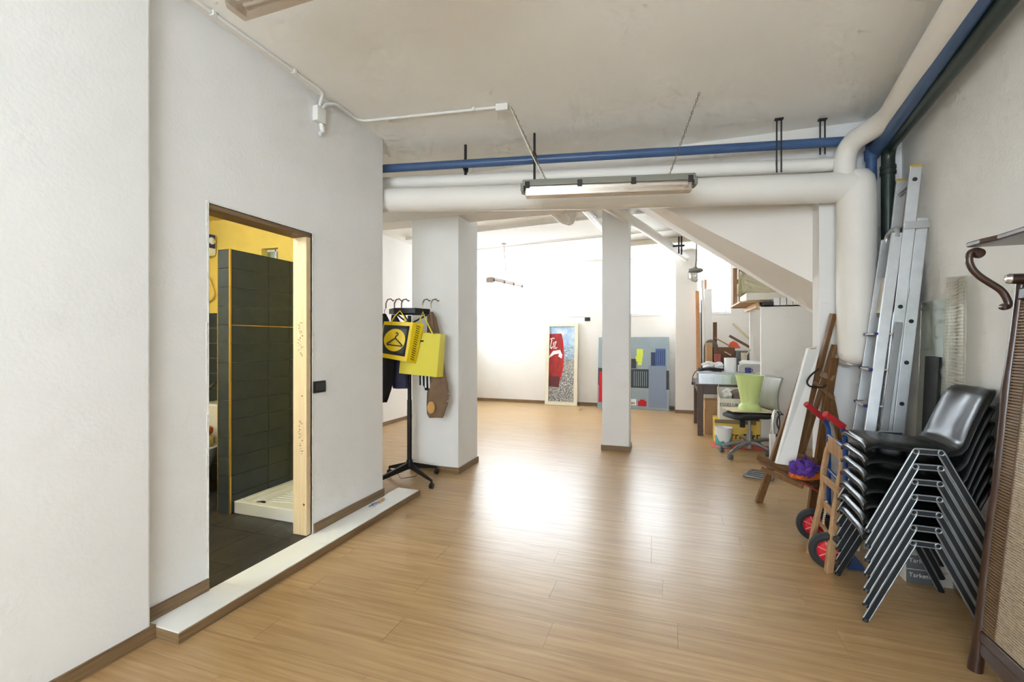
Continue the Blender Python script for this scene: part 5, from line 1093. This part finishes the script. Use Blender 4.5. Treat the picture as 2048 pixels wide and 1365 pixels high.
MB().lathe((1.06, YD + 0.055, zt_), [(0, 0), (0.032, 0), (0.040, 0.075), (0.036, 0.075), (0.03, 0.006), (0, 0.006)], 18).build('cup', 'mug_blue', mg, smooth=True)
MB().tube([(1.096, YD + 0.05, zt_ + 0.06), (1.118, YD + 0.05, zt_ + 0.05), (1.116, YD + 0.05, zt_ + 0.03), (1.092, YD + 0.05, zt_ + 0.02)], 0.006, 8).build('handle', 'mug_blue', mg, smooth=True)
mat('magenta', (176, 40, 88), 0.6)
tag(MB().box(1.14, 1.30, YD + 0.0, YD + 0.09, zt_, zt_ + 0.012).build('notebook', 'paper_white', bevel=0.002), 'white notebook lying right of the blue mug', 'notebook')
tag(MB().hexa([(1.22, YD + 0.0, zt_ + 0.013), (1.32, YD + 0.0, zt_ + 0.013), (1.32, YD + 0.08, zt_ + 0.013), (1.24, YD + 0.08, zt_ + 0.013)], [(1.22, YD + 0.0, zt_ + 0.028), (1.32, YD + 0.0, zt_ + 0.04), (1.32, YD + 0.08, zt_ + 0.04), (1.24, YD + 0.08, zt_ + 0.028)]).build('folder', 'magenta', bevel=0.002), 'magenta folder corner on the white notebook', 'folder')
# taller things standing on the table behind the bin
YB2 = YD + 0.72
def stand(name, label, cat, px0, px1, py0, Y, m, depth=0.2, z0=dz, py1=None, bevel=0.004):
    a, b = atY(px0, py0, Y), atY(px1, py0, Y); zt = a.z; zb = z0 if py1 is None else atY(px0, py1, Y).z
    return tag(MB().box(a.x, b.x, Y, Y + depth, zb, zt).build(name, m, bevel=bevel), label, cat)
mat('cardboard', (190, 152, 108), 0.8, var=0.05, vscale=8); mat('cardboard_dark', (150, 114, 78), 0.85, var=0.06); mat('crate_brown', (112, 80, 56), 0.75, var=0.15, vscale=12)
stand('wooden_block', 'tall light wooden block at the back left of the table', 'block', 1412, 1425, 686, YB2, 'cardboard', 0.10)
stand('wooden_plank', 'upright brown plank behind the wooden block', 'plank', 1426, 1434, 645, YB2 + 0.25, 'crate_brown', 0.03)
stand('wooden_crate', 'brown wooden crate standing behind the paper roll', 'crate', 1427, 1470, 695, YB2, 'crate_brown', 0.28)
stand('red_case', 'dull red case between the crate and the papers', 'case', 1430, 1442, 708, YB2 - 0.16, mat('case_red', (150, 74, 62), 0.7), 0.12)
q = atY(1421, 676, YB2 + 0.2); mat('felt_grey', (122, 116, 108), 0.9)
qb = atY(1421, 690, YB2 + 0.2)
hat = MB().prism([Vector((q.x + 0.11 * math.cos(k * PI / 10), YB2 + 0.12, dz + 0.52 + 0.14 * math.sin(k * PI / 10))) for k in range(11)], (0, 0.1, 0)).box(q.x - 0.11, q.x + 0.11, YB2 + 0.12, YB2 + 0.22, dz, dz + 0.52)
tag(hat.build('rounded_panel', 'felt_grey', bevel=0.004), 'grey round-topped panel behind the wooden block', 'panel')
sb = thing('spray_bottle', 'white bottle with a red cap behind the paper roll', 'bottle', (0.98, YD + 0.5, dz)); q = atY(1467, 700, YD + 0.52); mat('cap_red', (176, 52, 40), 0.5)
MB().lathe((q.x, YD + 0.52, dz), [(0, 0), (0.042, 0), (0.042, 0.27), (0.02, 0.31), (0, 0.31)], 18).build('bottle_body', 'paper_white', sb, smooth=True)
MB().lathe((q.x, YD + 0.52, dz + 0.31), [(0.02, 0), (0.022, 0.05), (0.014, 0.07), (0, 0.07)], 14).build('cap', 'cap_red', sb, smooth=True)
stand('tool_case', 'grey tool case with pale panels behind the white box', 'case', 1472, 1500, 702, YB2 - 0.1, mat('case_grey', (112, 112, 112), 0.6), 0.2)
stand('pale_box', 'small cream box in front of the tool case', 'box', 1483, 1494, 706, YB2 - 0.2, mat('box_cream', (216, 202, 170), 0.7), 0.06)
mat('orange_plastic', (226, 84, 40), 0.5)
o0 = atY(1468, 697, YB2); tag(MB().prism([atY(1457, 697, YB2), atY(1482, 697, YB2), atY(1474, 686, YB2), atY(1466, 682, YB2), atY(1460, 686, YB2)], (0, 0.1, 0)).build('orange_handle', 'orange_plastic', bevel=0.005), 'orange plastic tool body on top of the crate', 'tool')
def stick(name, label, a, b, Ya, Yb, w, m, cat='stick'): return tag(MB().bar(atY(*a, Ya), atY(*b, Yb), w, 0.02, up=(0, 1, 0)).build(name, m, bevel=0.003), label, cat)
stick('batten', 'dark batten slanting down to the closet post', (1459, 672), (1503, 697), YB2 + 0.3, YB2 + 0.1, 0.04, 'crate_brown', 'batten')
stick('batten', 'pale batten slanting down to the closet post', (1466, 648), (1503, 682), YB2 + 0.4, YB2 + 0.2, 0.035, 'tape', 'batten')
stick('ruler', 'thin brown stick leaning across the crate', (1429, 676), (1463, 694), YB2 + 0.1, YB2 - 0.03, 0.018, 'cardboard_dark')
stick('batten', 'short pale stick behind the red bottle cap', (1449, 704), (1462, 711), YD + 0.6, YD + 0.55, 0.012, 'tape')
stick('wooden_stick', 'pale wooden stick leaning on the tool case', (1492, 712), (1501, 699), YB2 - 0.22, YB2 - 0.22, 0.02, 'tape')
# ---- below the table
def obox(name, label, px0, px1, pyt, pyb, m, depth, zb=0.0, open_=True, Y=None, group=None):
    p = fl(px0, pyb, zb); Y = Y or p.y; a, b = atY(px0, pyb, Y), atY(px1, pyb, Y); h = atY(px0, pyt, Y).z - zb
    o = thing(name, label, 'box', ((a.x + b.x) / 2, Y + depth / 2, zb)); x0, x1, y0, y1, z0, z1, t = a.x, b.x, Y, Y + depth, zb, zb + h, 0.006
    MB().box(x0, x1, y0, y1, z0, z0 + t).box(x0, x1, y0, y0 + t, z0 + t, z1).box(x0, x1, y1 - t, y1, z0 + t, z1).box(x0, x0 + t, y0 + t, y1 - t, z0 + t, z1).box(x1 - t, x1, y0 + t, y1 - t, z0 + t, z1).build('carton', m, o)
    if not open_: MB().box(x0, x1, y0, y1, z1, z1 + t).build('lid', m, o)
    return o, x0, x1, Y, z0, z1
o, x0, x1, Yq, z0, z1 = obox('cardboard_box', 'plain cardboard box on the floor under the table', 1409, 1440, 818, 869, 'cardboard', 0.3, open_=False)
o, x0, x1, Yq, z0, z1 = obox('cardboard_box', 'small open cardboard box sitting on the plain box', 1410, 1436, 801, 815, 'cardboard', 0.22, zb=z1 + 0.007, Y=Yq + 0.02)
MB().hexa([(x0, Yq, z1), (x1, Yq, z1), (x1, Yq - 0.004, z1), (x0, Yq - 0.004, z1)], [(x0 - 0.01, Yq - 0.05, z1 + 0.04), (x1 + 0.01, Yq - 0.05, z1 + 0.04), (x1 + 0.01, Yq - 0.054, z1 + 0.04), (x0 - 0.01, Yq - 0.054, z1 + 0.04)]).build('flap', 'cardboard', o)
mat('box_yellow', (230, 196, 92), 0.7); mat('box_green_print', (92, 92, 40), 0.7); mat('box_white', (226, 220, 206), 0.75)
o, x0, x1, Yq, z0, z1 = obox('yellow_carton', 'yellow carton with green lettering on the floor by the closet', 1430, 1521, 840, 886, 'box_yellow', 0.36, open_=False, Y=6.87)
ycx = x0; MB().box(x0 - 0.004, x1 - 0.05, Yq - 0.006, Yq - 0.001, z1 - 0.045, z1 + 0.008).build('lid_flap', mat('lid_olive', (140, 120, 84), 0.8), o)
random.seed(9)
g = MB(); xx = x0 + 0.20
while xx < x1 - 0.04:   # illegible chunky green print
    h = random.uniform(0.05, 0.08); g.box(xx, xx + 0.018, Yq - 0.003, Yq - 0.0005, z0 + 0.06, z0 + 0.06 + h).box(xx, xx + 0.04, Yq - 0.003, Yq - 0.0005, z0 + 0.06 + h - 0.016, z0 + 0.06 + h); xx += 0.052
g.build('green_print', 'box_green_print', o)
zy = z1 + 0.008
o, x0, x1, Yq, z0, z1 = obox('supermarket_box', 'white carton reading ESSELUNGA stacked on the yellow carton', 1439, 1500, 797, 832, 'box_white', 0.34, zb=zy, Y=6.88)
text('printed_name', 'ESSELUNGA', 0.062, 'print_black', ((x0 + x1) / 2 - 0.015, Yq - 0.003, z0 + (z1 - z0) * 0.70), (PI / 2, 0, 0), o, 0.0006, sx=1.05)
for a, b, s in ((x0, x0 + 0.15, -1),): MB().hexa([(x0, Yq + 0.02, z1), (x0, Yq + 0.30, z1), (x0 + 0.005, Yq + 0.30, z1), (x0 + 0.005, Yq + 0.02, z1)], [(x0 - 0.03, Yq + 0.0, z1 + 0.14), (x0 + 0.02, Yq + 0.32, z1 + 0.17), (x0 + 0.025, Yq + 0.32, z1 + 0.17), (x0 - 0.025, Yq + 0.0, z1 + 0.14)]).build('flap', 'box_white', o)
MB().hexa([(x0, Yq + 0.33, z1), (x1, Yq + 0.33, z1), (x1, Yq + 0.335, z1), (x0, Yq + 0.335, z1)], [(x0, Yq + 0.36, z1 + 0.13), (x1, Yq + 0.36, z1 + 0.13), (x1, Yq + 0.365, z1 + 0.13), (x0, Yq + 0.365, z1 + 0.13)]).build('flap', 'box_white', o)
mat('junk_taupe', (134, 116, 108), 0.85, var=0.2)
crumple('folded_bag', 'taupe fabric bag bulging out of the supermarket carton', 'bag', (x0 + 0.27, Yq + 0.17, z1 - 0.06), (0.15, 0.10, 0.09), 'junk_taupe', 4)
crumple('plastic_bag', 'pale plastic bag in the supermarket carton', 'bag', (x0 + 0.12, Yq + 0.16, z1 - 0.05), (0.06, 0.08, 0.09), 'paper_white', 6)
# paint bucket and red mat
bk_ = fl(1447, 893); bu = thing('paint_bucket', 'white bucket with turquoise paint in front of the yellow carton', 'bucket', bk_)
mat('teal_paint', (88, 172, 172), 0.6); BY_ = bk_.y + 0.0
MB().lathe((bk_.x, BY_, 0.004), [(0, 0), (0.088, 0), (0.108, 0.24), (0.112, 0.24), (0.112, 0.25), (0.102, 0.25), (0.085, 0.01), (0, 0.01)], 24).build('bucket_wall', 'white_plastic', bu, smooth=True)
def tealpt(u, v):
    t = -PI * 0.95 + PI * 0.9 * u; hh = 0.012 + v * (0.085 + 0.04 * math.sin(7 * u + 1) + 0.025 * math.sin(17 * u)); r = 0.0895 + 0.02 * hh / 0.24 + 0.0015
    return (bk_.x + r * math.cos(t), BY_ + r * math.sin(t), hh)
MB().grid(tealpt, 30, 4).build('paint_splash', 'teal_paint', bu, smooth=True, solid=0.001)
mat('mat_red', (206, 96, 84), 0.8); a_ = fl(1424, 894); tag(MB().box(bk_.x - 0.15, bk_.x + 0.55, BY_ - 0.14, BY_ + 0.18, 0.0005, 0.004).build('floor_mat', 'mat_red'), 'thin red sheet under the paint bucket', 'mat')
tag(MB().tube(bend([fl(1394, 818, .1), fl(1386, 822, .02), fl(1390, 832, .01), fl(1397, 838, .01)], .1, 4), 0.008, 6).build('wall_cable', 'cable_black', smooth=True), 'black cable trailing at the foot of the pier', 'cable')
# ================================================================ office chair with board and green bin
O0 = fl(1499, 905); O0.z = 0; dO = 910 * 1.4 / (905 - 682.5)
oc = thing('office_chair', 'office swivel chair with a bent grey wood back', 'chair', O0)
mat('chair_steel', (150, 152, 154), 0.35, 0.6); mat('seat_black', (34, 35, 37), 0.8); mat('veneer_grey', (146, 144, 130), 0.5, var=0.08, vscale=20, stretch=(1, 1, 0.1))
for px, py in ((1443, 905), (1461, 920), (1537, 914), (1552, 893), (1478, 884)):
    q = fl(px, py); q.z = 0.06; m_ = O0.lerp(q, 0.5); m_.z = 0.125
    MB().tube(bend([O0 + Vector((0, 0, 0.12)), m_, q + Vector((0, 0, 0.02))], 0.1, 4), [0.026] + [0.024] * 5 + [0.016], 8).build('base_arm', 'chair_steel', oc, smooth=True)
    g = MB()
    for k in (-1, 1): g.cyl(q + RV * (k * 0.006) + Vector((0, 0, -0.030)), q + RV * (k * 0.024) + Vector((0, 0, -0.030)), 0.029, 14)
    g.cyl(q + Vector((0, 0, -0.02)), q + Vector((0, 0, 0.03)), 0.009, 8); g.build('caster', 'wheel_grey', oc, smooth=True)
MB().cyl(O0 + Vector((0, 0, 0.05)), O0 + Vector((0, 0, 0.27)), 0.032, 14).build('column', 'chair_steel', oc, smooth=True)
MB().cyl(O0 + Vector((0, 0, 0.26)), O0 + Vector((0, 0, 0.42)), 0.018, 12).build('gas_lift', 'chair_steel', oc, smooth=True)
zs_ = 0.46; U_ = RV
MB().box(O0.x - 0.12, O0.x + 0.10, O0.y - 0.06, O0.y + 0.06, 0.405, 0.445).build('mechanism', 'seat_black', oc, bevel=0.01)
MB().box(O0.x - 0.12, O0.x - 0.06, O0.y - 0.1, O0.y - 0.05, 0.32, 0.41).build('lever', 'seat_black', oc, bevel=0.01)
def seatpt(u, v):
    t, s = 2 * PI * u, PI * v - PI / 2; e = lambda w, p: math.copysign(abs(w) ** p, w)
    return O0 + RV * (-0.02 + 0.27 * e(math.cos(t), 0.55) * e(math.cos(s), 0.5)) + NV * (0.23 * e(math.sin(t), 0.55) * e(math.cos(s), 0.5)) + Vector((0, 0, 0.475 + 0.036 * e(math.sin(s), 0.7) - (0.02 if math.cos(t) < -0.5 else 0) * abs(math.cos(s))))
MB().grid(seatpt, 32, 10).build('seat', 'seat_black', oc, smooth=True)
def backpt(u, v):
    z = 0.52 + 0.43 * v; bow = 0.045 * math.sin(PI * v * 0.9) ; x = 0.235 + 0.055 * v - bow + 0.03 * (v < 0.05)
    s = 2 * u - 1
    return O0 + RV * (x + 0.02 - 0.03 * s * s + 0.03) + NV * (s * 0.21) + Vector((0, 0, z))
MB().grid(backpt, 12, 12).build('backrest', 'veneer_grey', oc, smooth=True, solid=0.012)
MB().tube(bend([O0 + RV * 0.05 + Vector((0, 0, 0.43)), O0 + RV * 0.28 + Vector((0, 0, 0.42)), O0 + RV * 0.32 + Vector((0, 0, 0.56))], 0.06, 4), 0.012, 8).build('back_support', 'seat_black', oc, smooth=True)
zb_ = 0.521
tag(MB().hexa([O0 + RV * -0.26 + NV * -0.10 + Vector((0, 0, zb_)), O0 + RV * 0.24 + NV * -0.22 + Vector((0, 0, zb_)), O0 + RV * 0.25 + NV * 0.22 + Vector((0, 0, zb_)), O0 + RV * -0.24 + NV * 0.24 + Vector((0, 0, zb_))], [O0 + RV * -0.26 + NV * -0.10 + Vector((0, 0, zb_ + 0.012)), O0 + RV * 0.24 + NV * -0.22 + Vector((0, 0, zb_ + 0.012)), O0 + RV * 0.25 + NV * 0.22 + Vector((0, 0, zb_ + 0.012)), O0 + RV * -0.24 + NV * 0.24 + Vector((0, 0, zb_ + 0.012))]).build('plywood_board', 'cardboard_pale'), 'pale plywood board lying on the office chair seat', 'board')
gb_ = atd(1499, 820, dO - 0.04); mat('lime_plastic', (206, 224, 146), 0.5)
gbn = thing('green_bin', 'lime green flared plastic bin standing on the office chair', 'bin', (gb_.x, gb_.y, zb_ + 0.0125))
MB().lathe((gb_.x, gb_.y, zb_ + 0.0125), [(0, 0), (0.125, 0), (0.132, 0.02), (0.122, 0.06), (0.100, 0.085), (0.096, 0.095), (0.112, 0.18), (0.138, 0.32), (0.162, 0.44), (0.155, 0.44), (0.132, 0.32), (0.105, 0.18), (0.09, 0.10), (0, 0.10)], 36).build('body', 'lime_plastic', gbn, smooth=True)
# ================================================================ closet top, shelf and planks
CT = 1.872
side = struct(MB().box(CX, CX + 0.03, CY + 0.03, CY + 0.05, 0, CT).box(CX, CX + 0.05, 7.75, 7.80, dz + 0.001, CT - 0.02).build('wall_closet_post', 'warm_paint'), 'white closet post behind the work table', 'post')
sh = thing('corner_shelf', 'wooden shelf board sticking out over the work table', 'shelf', (CX - 0.1, 7.4, CT - 0.1))
p0, p1 = atY(1482, 632, 7.9), atY(1500, 602, 7.0)
shz = 1.93
MB().box(CX - 0.24, CX + 0.40, 7.0, 8.1, shz, shz + 0.022).build('shelf_board', 'pine_x', sh)
MB().bar((CX - 0.02, 6.98, shz - 0.04), (CX - 0.02, 8.0, shz - 0.04), 0.04, 0.075).build('bearer', 'pine_x', sh)
wc = tag(MB().box(CX - 0.17, CX + 0.29, 6.90, 7.5, shz + 0.023, shz + 0.125).build('white_carton', 'box_white', bevel=0.008), 'flat white carton on the shelf below the folded canvas', 'carton')
mat('tarp_beige', (206, 198, 166), 0.9, bump=0.5, bscale=18)
def tarp(u, v):
    x = CX - 0.21 + 0.50 * u; top = 0.30 * (1 - u) ** 1.1 + 0.03; z = shz + 0.126 + (top + 0.01 * math.sin(9 * u)) * math.sin(PI * min(v, 1)) ** 0.6
    return (x, 6.92 + 0.5 * v + 0.015 * math.sin(8 * u), z)
MB2 = MB().grid(tarp, 16, 12); tag(MB2.build('folded_canvas', 'tarp_beige', smooth=True, solid=0.006), 'beige folded canvas heaped under the stair slope', 'canvas')
for k in range(6):
    a = atY(1548 + 13 * k, 620, CY); hgt = [0.10, 0.10, 0.115, 0.11, 0.09, 0.07][k]
    zt0 = CT + 0.001; w_ = atY(1559.5 + 13 * k, 620, CY).x - a.x
    lab = ['first white book from the shelf on the closet top', 'second white book from the shelf on the closet top', 'third white book from the shelf on the closet top', 'third white book from the stair slope on the closet top', 'second white book from the stair slope on the closet top', 'white book nearest the stair slope on the closet top'][k]
    o = thing('white_book', lab, 'book', (a.x + w_ / 2, CY + 0.1, zt0), group='white books on the closet')
    MB().box(a.x, a.x + w_, CY - 0.0, CY + 0.2, zt0, zt0 + hgt).build('cover', 'paper_white', o, bevel=0.002)
struct(MB().box(CX, XR, CY, CY + 0.7, CT - 0.015, CT).build('closet_top', 'warm_paint'), 'top board of the under-stair closet', 'closet top')
mat('dark_gap', (60, 62, 66), 0.7); tag(MB().box(CX + 0.03, CX + 0.19, CY + 0.02, CY + 0.2, CT + 0.001, shz - 0.001).build('dark_gap_block', 'dark_gap', bevel=0.01), 'dark block filling the gap under the shelf on the closet', 'pouch')  # plain dark block fills the gap between closet top and shelf
# wooden sash leaning in front of the far window
ws = thing('salvaged_casement', 'old wooden window sash standing on the shelf end', 'sash', atY(1480, 616, 8.1)); 
wood('old_sash', (150, 112, 78), (186, 150, 112), 2, 0.7, 3.0)
Ys = 7.95; zA, zB = shz + 0.0, atY(1480, 536, Ys).z; xA, xB = atY(1466, 600, Ys).x, atY(1493, 600, Ys).x
zA = atY(1470, 617, Ys).z
MB().box(xA, xA + 0.06, Ys, Ys + 0.05, zA, zB).build('stile', 'old_sash', ws, bevel=0.003); MB().box(xA + 0.085, xA + 0.14, Ys + 0.02, Ys + 0.06, zA, zB).build('stile', 'old_sash', ws, bevel=0.003)
MB().box(xB - 0.05, xB, Ys, Ys + 0.05, zA, zB).build('stile', 'old_sash', ws, bevel=0.003)
MB().box(xA + 0.06, xB - 0.05, Ys, Ys + 0.05, zA, zA + 0.06).build('rail', 'old_sash', ws, bevel=0.003); MB().box(xA + 0.06, xB - 0.05, Ys, Ys + 0.05, zB - 0.25, zB - 0.18).build('rail', 'old_sash', ws, bevel=0.003)
# planks leaning by the pier
def lean(label, pxb, pxt, pyt, Y, w, m, name='leaning_plank'):
    b = atY(pxb, 700, Y); b.z = 0; t = atY(pxt, pyt, Y + 0.25); return tag(MB().bar(b, t, w, 0.02, up=(0, 1, 0)).build(name, m, bevel=0.002), label, 'plank')
wood('orange_plank', (186, 128, 84), (210, 156, 110), 2, 0.6, 3.0)
lean('orange brown plank leaning beside the pier', 1398, 1395, 582, 9.05, 0.07, 'orange_plank')
lean('thin dark rod leaning right of the orange plank', 1405, 1402, 600, 9.0, 0.02, 'strap_black', 'leaning_rod')
lean('narrow pale board leaning between the rod and the wide board', 1410, 1405, 560, 8.95, 0.045, 'white_board')
lean('wide white board leaning by the third window', 1421, 1416, 578, 9.05, 0.13, 'white_board')
lean('red brown stick leaning behind the wide white board', 1413, 1411, 559, 9.2, 0.05, 'orange_plank', 'leaning_stick')
